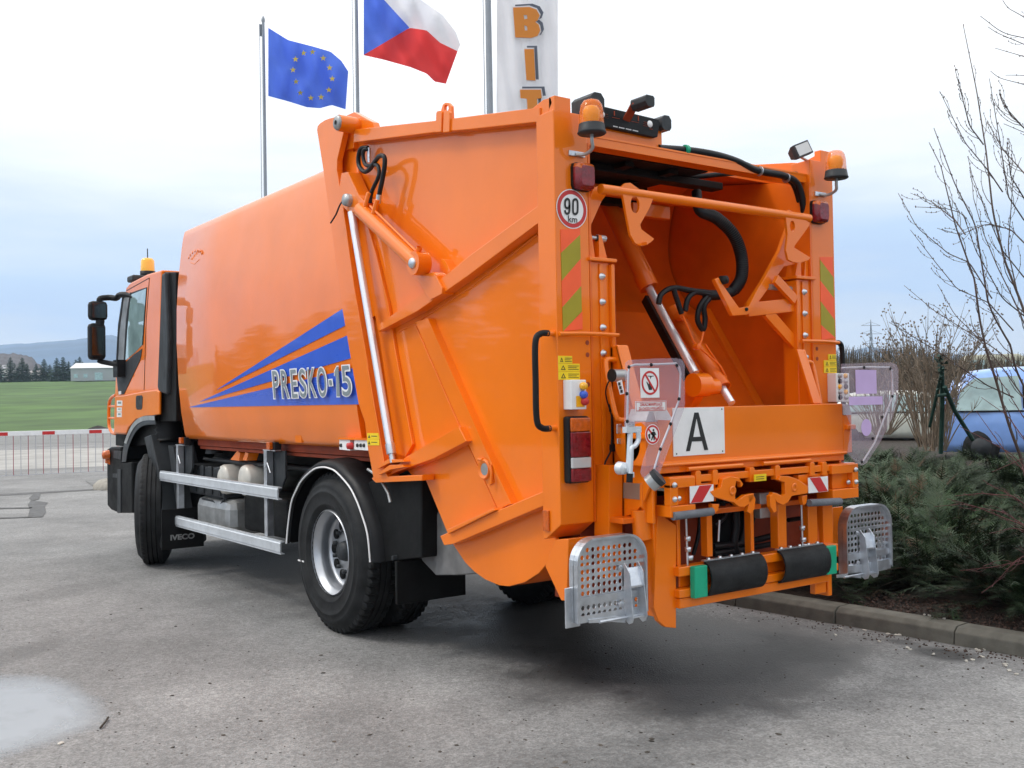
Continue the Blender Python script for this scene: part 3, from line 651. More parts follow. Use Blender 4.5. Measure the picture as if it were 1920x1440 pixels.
# cylinders
A0, A1, A2 = on(1140, 380, 1, .85), on(1217, 540, 1, .55), on(1303, 700, 1, .12)
o = MB(); o.tube([A0, A1], .055, 20); o.tube([A1-(A1-A0).normalized()*.09, A1], .064, 20); o.tube([A0+V((.07, 0, .02)), A1+V((.07, .0, .03))], .010, 8)
k1 = o.build('hydraulic_cylinder', M['orange_in'], tg, .003)
o = MB(); o.tube([A1, A2], .027, 16); o.build('piston_rod', M['chrome'], k1)
o = MB(); e0 = on(1312, 722, 1, .10); o.tube([e0+V((-.06, 0, 0)), e0+V((.05, 0, 0))], .072, 22); o.tube([e0+V((.06, .02, -.01)), e0+V((.16, .02, -.01))], .05, 18); o.beam(e0, e0+V((.05, .25, -.25)), .06, .1); o.build('rod_eye', M['orange'], k1, .004)
B0, B1, B2 = on(1268, 592, 1, .5), on(1355, 728, 1, .10), on(1372, 756, 1, .02)
o = MB(); o.tube([B0, B1], .048, 20); o.tube([B0-(B1-B0).normalized()*.05, B0+(B1-B0).normalized()*.05], .056, 20); o.tube([B1-(B1-B0).normalized()*.06, B1], .056, 20)
for pth in ([(1280, 592), (1290, 615), (1300, 640), (1315, 655), (1350, 685), (1362, 708)], [(1322, 645), (1335, 665), (1352, 690), (1358, 702)], [(1319, 622), (1315, 640), (1310, 648)]): o.tube([on(a, b_, 1, .12) for a, b_ in pth], .007, 8)
o.lathe([(0, -.02), (.02, -.02), (.02, .02), (0, .02)], on(1307, 650, 1, .1), (0, 1, 0), 10)
o.lathe([(0, -.03), (.035, -.02), (.04, .02)], on(1277, 591, 1, .4), (0, 1, 0), 12)
k2 = o.build('hydraulic_cylinder', M['orange_in'], tg, .003)
o = MB(); o.tube([B1, B2], .024, 14); o.build('piston_rod', M['chrome'], k2)
o = MB(); o.beam(on(1210, 560, 1, .65), on(1290, 710, 1, .22), .03, .06); o.build('packer_guide', M['chassis'], tg)
# hoses inside
hose('hose', [on(1306, 360, 1, .3), on(1312, 395, 1, .25), on(1345, 410, 1, .2), on(1375, 440, 1, .15), on(1390, 480, 1, .15), on(1390, 520, 1, .15), on(1375, 545, 1, .18), on(1345, 553, 1, .2), on(1322, 553, 1, .22)], .033, tg, n=14)
o = MB(); path = smooth_path([on(1318, 398, 1, .25), on(1345, 410, 1, .2), on(1375, 440, 1, .15), on(1390, 480, 1, .15), on(1390, 520, 1, .15), on(1375, 545, 1, .18)], 12)
for i in range(1, len(path)-1): d = (path[i+1]-path[i]).normalized(); o.tube([path[i]-d*.005, path[i]+d*.005], .039, 12)
o.build('hose_sleeve', M['hose'], tg)
for pts in ([(1330, 553), (1305, 548), (1290, 560), (1285, 583)], [(1325, 556), (1312, 575), (1308, 600), (1318, 618), (1322, 600), (1320, 575), (1330, 560)], [(1345, 550), (1300, 545), (1262, 540), (1240, 552), (1235, 570)], [(1290, 545), (1265, 541), (1272, 570), (1278, 588)]):
    hose('hose', [on(a, b_, 1, .2) for a, b_ in pts], .017, tg)

# ---- container lift bar with hook plates (tube across the opening)
o = MB(); T0, T1 = on(1126, 354, 1, -.05), on(1517, 411, 1, -.05); T1.z = T0.z
o.tube([T0, T1], .028, 18); lb = o.build('lift_bar', M['orange'], tg, .003)
o = MB(); o.prism(rr([(1113, 352), (1124, 348), (1140, 362), (1128, 378), (1103, 434), (1092, 436), (1095, 410)], .02), (0, .05, 0)); o.build('bar_arm', M['orange'], lb, .003)
o = MB(); hk = rr([(1168, 365), (1166, 350), (1172, 343.5), (1182, 342.5), (1224.6, 373), (1218, 390), (1200.6, 421), (1203, 430), (1227, 448), (1220, 455), (1208, 461), (1201, 461), (1191, 456), (1182, 440), (1176, 408)], -.07)
hh = [circ(rr([(1191, 384)], -.07)[0], (1, 0, 0), (0, 0, 1), .033, 18, .046)]
hh = [[V((p.x, -.07, p.z)) for p in hh[0]]]
o.prism(hk, (0, .018, 0), holes=hh); o.box((rr([(1203, 430)], -.07)[0].x, -.11, rr([(1210, 461)], -.07)[0].z), (rr([(1205, 430)], -.07)[0].x+.0, -.07, rr([(1205, 455)], -.07)[0].z)); o.build('hook_plate', M['orange'], lb, .003)
o = MB(); hk = rr([(1473, 402), (1480, 393), (1519, 418), (1517, 424), (1490, 461), (1489, 464), (1520, 483), (1516, 488), (1500, 493), (1486, 491), (1478, 487), (1474, 470), (1477, 440)], -.07)
ce = rr([(1486, 424)], -.07)[0]; o.prism(hk, (0, .018, 0), holes=[[V((p.x, -.07, p.z)) for p in circ(ce, (1, 0, 0), (0, 0, 1), .024, 18, .034)]]); o.build('hook_plate', M['orange'], lb, .003)
o = MB(); o.prism(rr([(1478, 425), (1490, 461), (1487, 490), (1497, 494), (1470, 500), (1445, 535), (1418, 572), (1408, 588), (1392, 590), (1400, 575), (1430, 528), (1462, 470)], .04), (0, .03, 0)); o.build('swing_arm', M['orange'], lb, .003)
o = MB(); o.prism(rr([(1340, 524), (1348, 520), (1353, 530), (1386, 577), (1404, 575), (1422, 540), (1431, 546), (1408, 586), (1401, 590), (1374, 592)], -.02), (0, .03, 0)); lv = o.build('lever', M['orange'], tg, .004)
o = MB(); o.lathe([(0, -.03), (.025, -.02), (.028, .02), (0, .02)], on(1357, 525, 1, -.02), (0, 1, 0), 14); o.lathe([(0, -.01), (.01, -.01), (.012, 0)], on(1399, 580, 1, -.021), (0, 1, 0), 8); o.build('buffer', M['rubber'], lv)
o = MB(); o.beam(on(1400, 581, 1, .03), on(1512, 569, 1, .03), .085, .03, upv=(0, 1, 0)); o.beam(on(1436, 584, 1, .034), on(1508, 665, 1, .034), .075, .03, upv=(0, 1, 0)); o.beam(on(1453, 523, 1, .0), on(1490, 563, 1, .0), .06, .03, upv=(0, 1, 0)); o.build('brace', M['orange'], tg, .003)
o = MB(); o.tube([on(1442, 538, 1, .04), on(1492, 543, 1, .04)], .018, 12); o.tube([on(1492, 543, 1, .04), on(1518, 541, 1, .04)], .009, 8); o.build('damper', M['tank'], tg)

# ---- left side lift cylinder, rod and hoses
C0, C1 = on(676, 393, 0, -1.235), on(783, 494, 0, -1.235)
o = MB(); o.tube([C0, C1], .052, 22); o.tube([C1+V((.06, 0, 0)), C1+V((-.035, 0, 0))], .075, 26)
d = (C1-C0).normalized(); nrm = V((0, -d.z, d.y)); nrm = nrm if nrm.z > 0 else -nrm
o.tube([C0+nrm*.075+d*.12, C1+nrm*.06-d*.06], .009, 8); o.lathe([(0, -.02), (.02, -.02), (.02, .05)], C1+nrm*.05-d*.03, nrm, 10)
o.lathe([(0, .1), (.018, .1), (.02, 0)], C0+nrm*.05+d*.06, nrm, 10); o.lathe([(0, .1), (.018, .1), (.02, 0)], C0+nrm*.05+d*.19, nrm, 10)
cl = o.build('hydraulic_cylinder', M['orange'], tg, .003)
o = MB(); o.lathe([(0, -.012), (.028, -.012), (.034, -.004), (.034, .006)], C1+V((-.04, 0, 0)), (1, 0, 0), 20); o.build('pin', M['zinc'], cl)
P0 = on(650, 375, 0, -1.25)
o = MB(); o.prism(sd_([(640, 325), (652, 322), (672, 365), (684, 378), (672, 396), (655, 400), (640, 385), (636, 352)], -1.225), (.1, 0, 0)); cyb = o.build('bracket', M['orange'], tg, .004)
o = MB(); o.lathe([(0, -.02), (.04, -.02), (.045, 0), (.045, .03)], P0, (1, 0, 0), 14); o.build('pin', M['tank'], cyb)
hose('cable', [on(646, 372, 0, -1.26), on(637, 385, 0, -1.26), on(630, 402, 0, -1.27), on(620, 418, 0, -1.27)], .006, tg)
R0, R1 = on(659, 398, 0, -1.215), on(731, 832, 0, -1.215)
o = MB(); o.tube([R0, R1], .027, 18); rod = o.build('piston_rod', M['chrome'], tg)
o = MB(); o.tube([R1, R1+(R1-R0).normalized()*.07], .032, 14); o.tube([R1+(R1-R0).normalized()*.07, R1+(R1-R0).normalized()*.13], .02, 12); o.build('rod_end', M['zinc'], rod)
hose('hose', [on(690, 277, 0, -1.15), on(677, 279, 0, -1.17), on(672, 296, 0, -1.17), on(674, 312, 0, -1.17), on(684, 322, 0, -1.18), on(695, 315, 0, -1.19), on(705, 300, 0, -1.2), on(713, 292, 0, -1.22), on(721, 296, 0, -1.22), on(720, 320, 0, -1.22), on(711, 365, 0, -1.22)], .016, tg)
hose('hose', [on(690, 280, 0, -1.15), on(682, 282, 0, -1.17), on(681, 296, 0, -1.17), on(685, 308, 0, -1.17), on(693, 311, 0, -1.18), on(700, 308, 0, -1.19), on(709, 312, 0, -1.2), on(710, 330, 0, -1.21), on(697, 360, 0, -1.22), on(694, 381, 0, -1.22)], .014, tg)
o = MB(); o.tube([on(692, 277, 0, -1.14), on(692, 305, 0, -1.14)], .014, 8); o.tube([on(711, 365, 0, -1.22), on(709, 381, 0, -1.22)], .019, 10); o.build('hose_fitting', M['zinc'], tg)
# lower control boxes under the body edge
o = MB(); z_ = on(660, 822, 0, -1.2); o.prism(sd_([(634, 820), (700, 823), (700, 826), (634, 824)], -1.2), (.18, 0, 0)); o.build('shelf', M['orange'], body)
for a, b_ in ((636, 656), (664, 690)):
    o = MB(); o.prism(sd_([(a, 824), (b_, 825), (b_, 845), (a, 843)], -1.19), (.1, 0, 0)); cbb = o.build('control_box', M['white'], body, .003)
    o = MB()
    for k in range(1 if a < 650 else 3): p = on((a+b_)/2-6+6*k, 835, 0, -1.19); o.lathe([(0, -.01), (.012, -.01), (.014, 0)], p, (1, 0, 0), 10)
    o.build('switch', M['ink'], cbb)
o = MB(); o.lathe([(0, -.04), (.022, -.035), (.026, 0)], on(660, 836, 0, -1.19), (1, 0, 0), 14); o.build('stop_button', M['red'], body)
for y0_, y1_ in ((812, 823), (823.5, 835)):
    o = MB(); o.prism(sd_([(688, y0_), (709+(y1_-823)*.15, y0_), (711, y1_), (689, y1_)], -1.208), (.003, 0, 0)); wl2 = o.build('warning_label', M['yellow'], fr)
    o = MB(); o.prism(sd_([(690, y1_-2), (694, y1_-2), (692, y0_+3)], -1.2095), (.001, 0, 0)); o.prism(sd_([(696, y0_+5), (707, y0_+5.3), (707, y0_+6.5), (696, y0_+6.2)], -1.2095), (.001, 0, 0)); o.build('warning_mark', M['ink'], wl2)

# ---- hopper sill, wings
YB = -.33
zt, zl = on(1400, 761, 1, YB).z, on(1300, 862, 1, YB).z
o = MB(); o.box((-.78, YB, zl-.03), (.78, YB+.03, zt)); o.box((-.78, YB+.03, zt-.03), (.78, .35, zt-.01))
o.prism([V((-.78, YB-.002, zl)), V((-.78, YB-.03, zl-.012)), V((-.78, YB-.03, zl-.022)), V((-.78, YB-.004, zl-.03)), V((-.78, YB-.004, zl-.062)), V((-.78, YB+.03, zl-.062)), V((-.78, YB+.03, zl))], (1.56, 0, 0))
for a, b_ in ((-.60, -.17), (.0, .42)): o.tube([(a, YB-.03, zl-.045), (b_, YB-.03, zl-.045)], .012, 8)
sill = o.build('sill_board', M['orange'], tg, .004)
pp = rr([(1260, 765), (1356, 765), (1260, 856)], YB)
o = MB(); o.box((pp[0].x, YB-.006, pp[2].z), (pp[1].x, YB-.001, pp[0].z)); o2 = o.build('letter_plate', M['white'], sill)
o = MB()
for a in (.05, .95):
    for b_ in (.05, .95): o.lathe([(0, -.003), (.005, -.002)], V((pp[0].x+(pp[1].x-pp[0].x)*a, YB-.006, pp[2].z+(pp[0].z-pp[2].z)*b_)), (0, 1, 0), 8)
o.build('screw', M['dkgrey'], o2)
q = rr([(1286, 846), (1327.5, 846), (1286, 774)], YB-.006)
W_, H_, X0, Z0 = q[1].x-q[0].x, q[2].z-q[0].z, q[0].x, q[0].z
o = MB(); P = lambda u, v: V((X0+W_*u, YB-.0085, Z0+H_*v))
o.prism([P(0, 0), P(.17, 0), P(.27, .245), P(.73, .245), P(.83, 0), P(1, 0), P(.59, 1), P(.41, 1)], (0, .002, 0), holes=[[P(.33, .36), P(.67, .36), P(.5, .86)]]); o.build('letter', M['ink'], o2)
for s in (1, -1):
    o = MB()
    o.prism([V((-.80*s, .012, 1.95)), V((-.80*s, -.05, 1.95)), V((-.80*s, -.16, zt)), V((-.80*s, YB+.03, zt)), V((-.80*s, YB+.03, 1.0)), V((-.80*s, .012, 1.0))], (.02*s, 0, 0))
    o.box((-.80*s, -.05, 1.0), (-.70*s, -.03, 1.95)) if False else None
    o.prism([V((-.80*s, -.045, 1.955)), V((-.72*s, -.045, 1.955)), V((-.72*s, -.165, zt)), V((-.80*s, -.165, zt))], (0, .02, 0))
    # corner block at the outer end of the sill
    o.box((-.78*s, YB-.0, zl-.02), (-.87*s, YB+.16, zt-.07)); o.box((-.80*s, YB-.02, zt-.16), (-.885*s, YB+.1, zt-.13))
    wg = o.build('side_wing', M['orange'], tg, .006)
    o = MB(); o.loft([[V((-.785*s, y_, zt-.005)), V((-.84*s, y_, zt-.005)), V((-.87*s, y_, zt-.07)), V((-.785*s, y_, zt-.07))] for y_ in (YB-.003, YB+.14)], sm=False); o.build('wing_cap', M['alu'], wg, .006)
    o = MB(); o.lathe([(0, -.01), (.10, -.01), (.10, .02), (0, .02)], (-.86*s, -.19, zl+.09), (1, 0, 0), 26); o.build('pivot_boss', M['orange'], wg, .004)
    # orange loop handle
    hz1, hz0 = on(1130, 674, 1, -.06).z, on(1165, 787, 1, -.12).z
    o = MB(); X_ = -.86*s
    o.tube(smooth_path([(-.80*s, -.03, hz1), (X_, -.035, hz1+.002), (X_-.02*s, -.04, hz1-.03), (X_-.02*s, -.07, (hz1+hz0)/2), (X_-.01*s, -.10, hz0+.03), (X_+.01*s, -.115, hz0), (-.80*s, -.16, hz0-.003)], 5), .015, 10); o.build('loop_handle', M['orange'], wg)
# lower wing quadrant + plate, cable
def rp(name, pts, y, d, m='orange', par=tg, bev=.003):
    o = MB(); o.prism(rr(pts, y), (0, d, 0)); return o.build(name, M[m], par, bev)
quad = [(1166, 820), (1200, 812), (1215, 900), (1208, 925), (1200, 943), (1188, 957), (1175, 966), (1167, 969)]
o = MB(); o.prism(sd_([(1168, 815), (1208, 808), (1221, 880), (1216, 915), (1208, 938), (1196, 955), (1183, 965), (1170, 969)], -.822), (.018, 0, 0)); o.build('quadrant', M['orange'], tg, .003)
o = MB(); o.prism(sd_([(1169, 905), (1203, 907), (1202, 937), (1168, 934)], -.826), (.003, 0, 0)); o.build('type_plate', M['plate'], tg)
rp('channel_post', [(1142, 872), (1167, 872), (1167, 1085), (1142, 1085)], -.10, .12)
rp('corner_gusset', [(1204, 905), (1232, 910), (1232, 950), (1226, 960), (1212, 960), (1204, 950)], -.25, .02)
hose('cable', [on(1147, 780, 1, -.03), on(1146, 840, 1, -.03), on(1134, 870, 1, -.03), on(1134, 905, 1, -.03), on(1140, 962, 1, -.03)], .005, tg)
hose('cable', [on(1150, 708, 1, -.12), on(1140, 718, 1, -.1), on(1136, 740, 1, -.05), on(1147, 780, 1, -.03)], .004, tg)
o = MB()
for px, py in ((1147, 765), (1148, 840), (1137, 903), (1138, 945)): p = on(px, py, 1, -.035); o.box(p+V((-.012, -.01, -.02)), p+V((.012, .01, .02)))
o.build('cable_clip', M['black'], tg)
# small round lamp and label on the wing
la, lb_ = on(1148, 704, 1, -.14), on(1170, 704, 1, -.14)
o = MB(); o.tube([la, lb_], .033, 18); o.build('spot_lamp', M['tank'], tg, .003)
o = MB(); o.tube([la+V((-.006, 0, 0)), la], .035, 18); o.build('lamp_cap', M['black'], tg)
o = MB(); o.prism(rr([(1157, 716), (1166, 712), (1171, 738), (1163, 740)], -.19), (0, .003, 0)); tp_ = o.build('warning_label', M['white'], tg)
o = MB()
for k in range(3): p = on(1161.5+2*k, 719+7*k, 1, -.192); o.box(p+V((-.008, 0, -.01)), p+V((.008, .001, .006)))
o.build('warning_mark', M['ink'], tp_)
# white cloth-like reflector piece behind the guard and the latch
o = MB(); o.prism(rr([(1228, 772), (1250, 768), (1259, 783), (1256, 788), (1232, 787)], -.36), (0, .01, 0)); o.build('wing_patch', M['white'], tg)
o = MB()
o.tube(rr([(1182, 806), (1178, 885)], -.42), .014, 10); o.tube(rr([(1182, 885), (1182, 895)], -.42), .02, 10)
o.beam(*rr([(1171, 806), (1199, 805)], -.42), .03, .03, upv=(0, 1, 0)); o.tube(smooth_path(rr([(1196, 806), (1197, 825), (1190, 836), (1184, 840), (1183, 860), (1181, 888)], -.43), 4), .013, 10)
o.lathe([(0, -.03), (.03, -.02), (.034, .02), (0, .03)], on(1166, 878, 1, -.40), (0, 1, 0), 14)
lt = o.build('latch_lever', M['alu'], tg, .003)
o = MB(); o.tube(rr([(1181, 888), (1180, 905)], -.43), .017, 10); o.build('lever_grip', M['black'], lt)
o = MB(); o.box(on(1157, 795, 1, -.14), on(1165, 813, 1, -.13)); o.box(on(1158, 822, 1, -.14), on(1169, 832, 1, -.13)); o.box(on(1176, 790, 1, -.40), on(1186, 800, 1, -.38)); o.build('catch', M['zinc'], tg, .004)
ba, bb = on(1218, 908, 1, -.42), on(1236, 893, 1, -.46)
o = MB(); o.tube([ba, bb], .045, 18); bf = o.build('buffer', M['tank'], tg); o = MB(); o.tube([ba.lerp(bb, .62), ba.lerp(bb, 1.05)], .048, 18); o.build('rubber_cap', M['dkgrey'], bf)

# ---- clear splash guards
def guard(pts, frame, dots, y, stickers, d=.006):
    o = MB(); o.prism(rr(pts, y), (0, d, 0)); g = o.build('splash_guard', M['perspex'], tg)
    o = MB(); o.tube(smooth_path(rr(frame, y+d+.006), 1), .006, 8); o.build('guard_frame', M['alu'], g)
    o = MB()
    for a, b_ in dots: o.lathe([(0, -.006), (.008, -.005), (.01, 0)], on(a, b_, 1, y), (0, 1, 0), 8)
    o.build('rivet', M['black'], g); return g
YG = -.44
g1 = guard([(1174, 680), (1180, 675), (1230, 672), (1268, 671.5), (1279, 674), (1284, 683), (1284, 760), (1281, 772), (1270, 800), (1232, 900), (1226, 905), (1216, 900), (1205, 894), (1202, 885), (1208, 860), (1222, 820), (1214, 802), (1203, 792), (1186, 796), (1172, 800)],
 [(1176, 800), (1178, 700), (1180, 687), (1190, 684), (1222, 683.5), (1268, 681.5), (1273, 688), (1276, 700), (1274, 748), (1257, 795), (1238, 842), (1222, 895)], [(1179, 688), (1221, 684), (1269, 685), (1175, 738), (1273, 748), (1257, 795), (1238, 842), (1176, 790)], YG, None)
# pictogram plates on the guard
def rq4(x0, x1, y0, y1, y): return rr([(x0, y0), (x1, y0), (x1, y1), (x0, y1)], y)
def flatbox(name, x0, x1, yt, yb, y, m, par):
    a = rr([(x0, yt), (x0, yb)], y); xx = rr([(x1, (yt+yb)/2)], y)[0].x
    o = MB(); o.box((a[0].x, y, a[1].z), (xx, y+.0015, a[0].z)); return o.build(name, M[m], par), a[0].x, xx, a[1].z, a[0].z
st, x0, x1, z0, z1 = flatbox('pictogram', 1200.5, 1236, 690, 746, YG-.003, 'white', g1)
o = MB(); cx, cz, rx_ = (x0+x1)/2, (z0+z1)/2, (x1-x0)*.45; yy = YG-.0045
C_ = V((cx, yy, cz)); o.prism(circ(C_, (1, 0, 0), (0, 0, 1), rx_, 36, rx_*1.05), (0, .001, 0), holes=[circ(C_, (1, 0, 0), (0, 0, 1), rx_*.82, 36, rx_*.87)])
dd = V((.6, 0, -.8)).normalized(); pp_ = V((.8, 0, .6)); A_ = C_-dd*rx_*.86; B_ = C_+dd*rx_*.86
o.prism([A_-pp_*rx_*.09, A_+pp_*rx_*.09, B_+pp_*rx_*.09, B_-pp_*rx_*.09], (0, .001, 0)); o.build('prohibition_ring', M['red'], st)
o = MB(); yy = YG-.004; S_ = rx_
def Q(u, v): return V((cx+S_*u, yy, cz+S_*v))
o.prism([Q(-.15, -.62), Q(.2, -.62), Q(.28, -.3), Q(.18, -.12), Q(.1, -.2), Q(.02, -.05), Q(-.05, -.05), Q(-.12, .22), Q(-.18, .2), Q(-.12, -.15), Q(-.38, .12), Q(-.43, .08), Q(-.25, -.3)], (0, .0006, 0))
o.prism([Q(-.25, .62), Q(.45, .62), Q(.45, .56), Q(.2, .55), Q(.05, .32), Q(.02, .55), Q(-.25, .56)], (0, .0006, 0)); o.build('hand_symbol', M['ink'], st)
st, x0, x1, z0, z1 = flatbox('warning_label', 1191, 1249.5, 752.5, 772, YG-.003, 'white', g1)
H_ = z1-z0; W_ = x1-x0; yy = YG-.0035
text('lettering', 'ZÁKAZ MANIPULACE', (V((x0+W_*.14, yy, z0+H_*.54)), V((x1-W_*.14, yy, z0+H_*.54)), V((x0+W_*.14, yy, z1-H_*.10))), M['red'], st, .02, .002)
text('lettering', 'ZA CHODU VYKLÁPĚČE !', (V((x0+W_*.10, yy, z0+H_*.14)), V((x1-W_*.10, yy, z0+H_*.14)), V((x0+W_*.10, yy, z0+H_*.50))), M['red'], st, .02, .002)
o = MB(); yy = YG-.0045; t_ = .003
Pq = lambda a, b_: V((x0+W_*a, yy, z0+H_*b_))
o.prism([Pq(.02, .05), Pq(.98, .05), Pq(.98, .95), Pq(.02, .95)], (0, .001, 0), holes=[[Pq(.03, .10), Pq(.97, .10), Pq(.97, .90), Pq(.03, .90)]]); o.build('label_border', M['red'], st)
C_ = on(1223.5, 814.5, 1, YG-.003); r_ = (on(1223.5, 795.5, 1, YG)-on(1223.5, 814.5, 1, YG)).z
o = MB(); o.lathe([(0, 0), (r_, 0)], C_, (0, 1, 0), 32, 0, sm=False); st = o.build('pictogram', M['white'], g1)
o = MB(); C2 = C_+V((0, -.0015, 0)); o.prism(circ(C2, (1, 0, 0), (0, 0, 1), r_*.92, 32), (0, .001, 0), holes=[circ(C2, (1, 0, 0), (0, 0, 1), r_*.74, 32)])
A_ = C2+V((-.55, 0, .55))*r_; B_ = C2+V((.55, 0, -.55))*r_; k_ = V((.7, 0, .7))*r_*.09; o.prism([A_-k_, A_+k_, B_+k_, B_-k_], (0, .001, 0)); o.build('prohibition_ring', M['red'], st)
o = MB(); Q = lambda u, v: C2+V((r_*u, 0, r_*v))
o.lathe([(0, 0), (r_*.12, 0)], Q(.12, .42), (0, 1, 0), 12, 0, sm=False); o.prism([Q(-.1, .25), Q(.3, .28), Q(.5, -.1), Q(.3, -.05), Q(.25, -.6), Q(.1, -.6), Q(.08, -.25), Q(-.12, -.6), Q(-.25, -.55), Q(-.05, -.1), Q(-.3, .05)], (0, .0006, 0)); o.prism([Q(-.62, .0), Q(-.35, .1), Q(-.32, -.4), Q(-.5, -.42)], (0, .0006, 0)); o.build('person_symbol', M['ink'], st)
g2 = guard([(1578, 682), (1640, 680), (1672, 679.5), (1681, 683), (1685, 692), (1684, 745), (1675, 780), (1650, 830), (1625, 868), (1617, 873), (1606, 868), (1590, 850), (1597, 800), (1585, 770), (1577, 750)],
 [(1578, 690), (1620, 688.5), (1668, 689), (1672, 695), (1674, 742), (1640, 830), (1616, 868)], [(1620, 689), (1669, 691), (1673, 743), (1654, 782), (1636, 822), (1616, 866)], YG, None)
flatbox('sticker', 1604, 1643.5, 693.5, 738.5, YG-.003, 'lilac', g2); flatbox('sticker', 1592, 1655, 744, 760, YG-.003, 'lilac', g2)
C_ = on(1624.5, 801.5, 1, YG-.003); o = MB(); o.lathe([(0, 0), (.052, 0)], C_, (0, 1, 0), 32, 0, sm=False); o.build('sticker', M['lilac'], g2)

# ---- comb bar with hooks and chevrons
YC = -.36
def bar(name, x0, x1, yt, yb, y, d, m='orange', par=tg, bev=.003): return panel(name, x0, x1, yt, yb, y, d, m, par, bev)
xl, xr_ = on(1254, 900, 1, YC).x, on(1604, 880, 1, YC).x
zc1, zc0 = on(1262, 894, 1, YC).z, on(1262, 908, 1, YC).z
o = MB(); o.box((xl, YC, zc0), (xr_, YC+.16, zc1)); lift = o.build('tipper', M['orange'], tg, .004)
o = MB()
for px, py in ((1310, 894), (1342, 892), (1411, 887), (1459, 883), (1524, 877), (1547, 876)): p = on(px, py, 1, YC-.01); o.prism([p+V((-.02, 0, -.05)), p+V((.02, 0, -.05)), p+V((.02, 0, .025)), p+V((.012, 0, .033)), p+V((-.012, 0, .033)), p+V((-.02, 0, .025))], (0, .04, 0))
o.build('comb_tooth', M['orange'], lift, .004)
zb1, zb0 = on(1254, 900, 1, YC).z, on(1254, 949, 1, YC).z
for s, (xa, xb) in ((1, (1252, 1298)), (-1, (1556, 1604))):
    xa_, xb_ = on(xa, 900, 1, YC).x, on(xb, 880, 1, YC).x
    o = MB(); o.box((xa_, YC-.02, zc1-.005), (xb_, YC+.13, zc0-.02)); o.box((xa_, YC-.02, zb0-.06), (xb_, YC+.1, zb0)); o.box((xa_ if s > 0 else xb_-.055, YC-.02, zb0), (xa_+.055 if s > 0 else xb_, YC+.03, zc0)); o.box((xa_+.05, YC+.02, zb0), (xb_, YC+.06, zc0))
    eb = o.build('end_bracket', M['orange'], lift, .004)
    o = MB(); xx = xa_+.027 if s > 0 else xb_-.027
    for k in range(2):
        for z in (zb0+.035, zb0+.11): o.lathe([(0, -.014), (.011, -.012), (.016, -.002), (.016, 0)], (xx+.05*k*s, YC-.02+.02*k, z), (0, 1, 0), 10)
    o.build('bolt', M['zinc'], eb)
for a, b_ in ((1290, 1345), (1500, 1556)):
    o = MB(); o.box((on(a, 905, 1, YC).x, YC+.01, zb0), (on(b_, 905, 1, YC).x, YC+.05, zc0-.01)); o.build('hook_beam', M['orange'], lift, .003)
# hooks
hkL = [(1332, 922), (1352, 914), (1356, 898), (1370, 893), (1386, 896), (1394, 908), (1390, 914), (1388, 904), (1381, 902), (1379, 912), (1379, 935), (1384, 938), (1398, 928), (1414, 925), (1413, 935), (1405, 945), (1396, 951), (1386, 950), (1376, 942), (1340, 932)]
rp('hook', hkL, YC-.03, .03, par=lift)
hkR = [(1515, 912), (1495, 898), (1480, 893), (1464, 892), (1461, 900), (1466, 903), (1472, 904), (1473, 926), (1466, 930), (1458, 925), (1449, 923), (1449, 930), (1458, 942), (1468, 947), (1478, 942), (1485, 930), (1515, 925)]
rp('hook', hkR, YC-.03, .03, par=lift)
rp('hook_tip', [(1402, 930), (1412, 926), (1417, 935), (1415, 955), (1408, 964), (1402, 960), (1405, 945)], YC-.03, .03, par=lift)
rp('hook_tip', [(1451, 925), (1444, 930), (1445, 950), (1452, 962), (1457, 958), (1455, 940)], YC-.03, .03, par=lift)
rp('hook_tip', [(1335, 945), (1349, 945), (1347, 957), (1341, 962), (1337, 958)], YC-.01, .03, par=lift)
rp('hook_tip', [(1504, 930), (1514, 928), (1513, 942), (1508, 948), (1505, 942)], YC-.01, .03, par=lift)
for C_ in (on(1374, 920, 1, YC-.032), on(1490, 914, 1, YC-.032)):
    o = MB(); o.lathe([(.012, 0), (.022, -.006), (.026, 0)], C_, (0, 1, 0), 18); o.build('hook_boss', M['orange'], lift)
def chevron(x0, x1, yt, yb, dirn, y):
    a = rr([(x0, yt), (x0, yb)], y); xx = rr([(x1, (yt+yb)/2)], y)[0].x; X0, Z0, W_, H_ = a[0].x, a[1].z, xx-a[0].x, a[0].z-a[1].z
    o = MB(); o.box((X0, y, Z0), (xx, y+.003, Z0+H_)); p = o.build('warning_plate', M['white'], lift)
    f_ = (lambda u, v: V((X0+W_*(u if dirn > 0 else 1-u), y-.0015, Z0+H_*v))); o = MB(); o.prism([f_(.02, .02), f_(.50, .02), f_(.93, .98), f_(.40, .98)], (0, .001, 0)); o.build('red_stripe', M['red'], p)
chevron(1293.5, 1338, 912, 944, 1, YC-.025); chevron(1515.5, 1552.5, 896, 925, -1, YC-.025)
ylw = panel('warning_label', 1414, 1437, 890, 903, YC-.036, .003, 'yellow', lift)
o = MB()
for k in range(2): a_, b2_ = rr([(1418, 894+4*k), (1433, 895+4*k)], YC-.038); o.box(a_, b2_+V((0, .001, .004)))
o.build('warning_mark', M['ink'], ylw)
o = MB()
for s, pts in ((1, ((1262, 968), (1335, 959))), (-1, ((1517, 943), (1575, 940)))):
    o.tube(rr(pts, YC-.02), .022, 14)
o.build('foam_roll', M['foam'], lift)

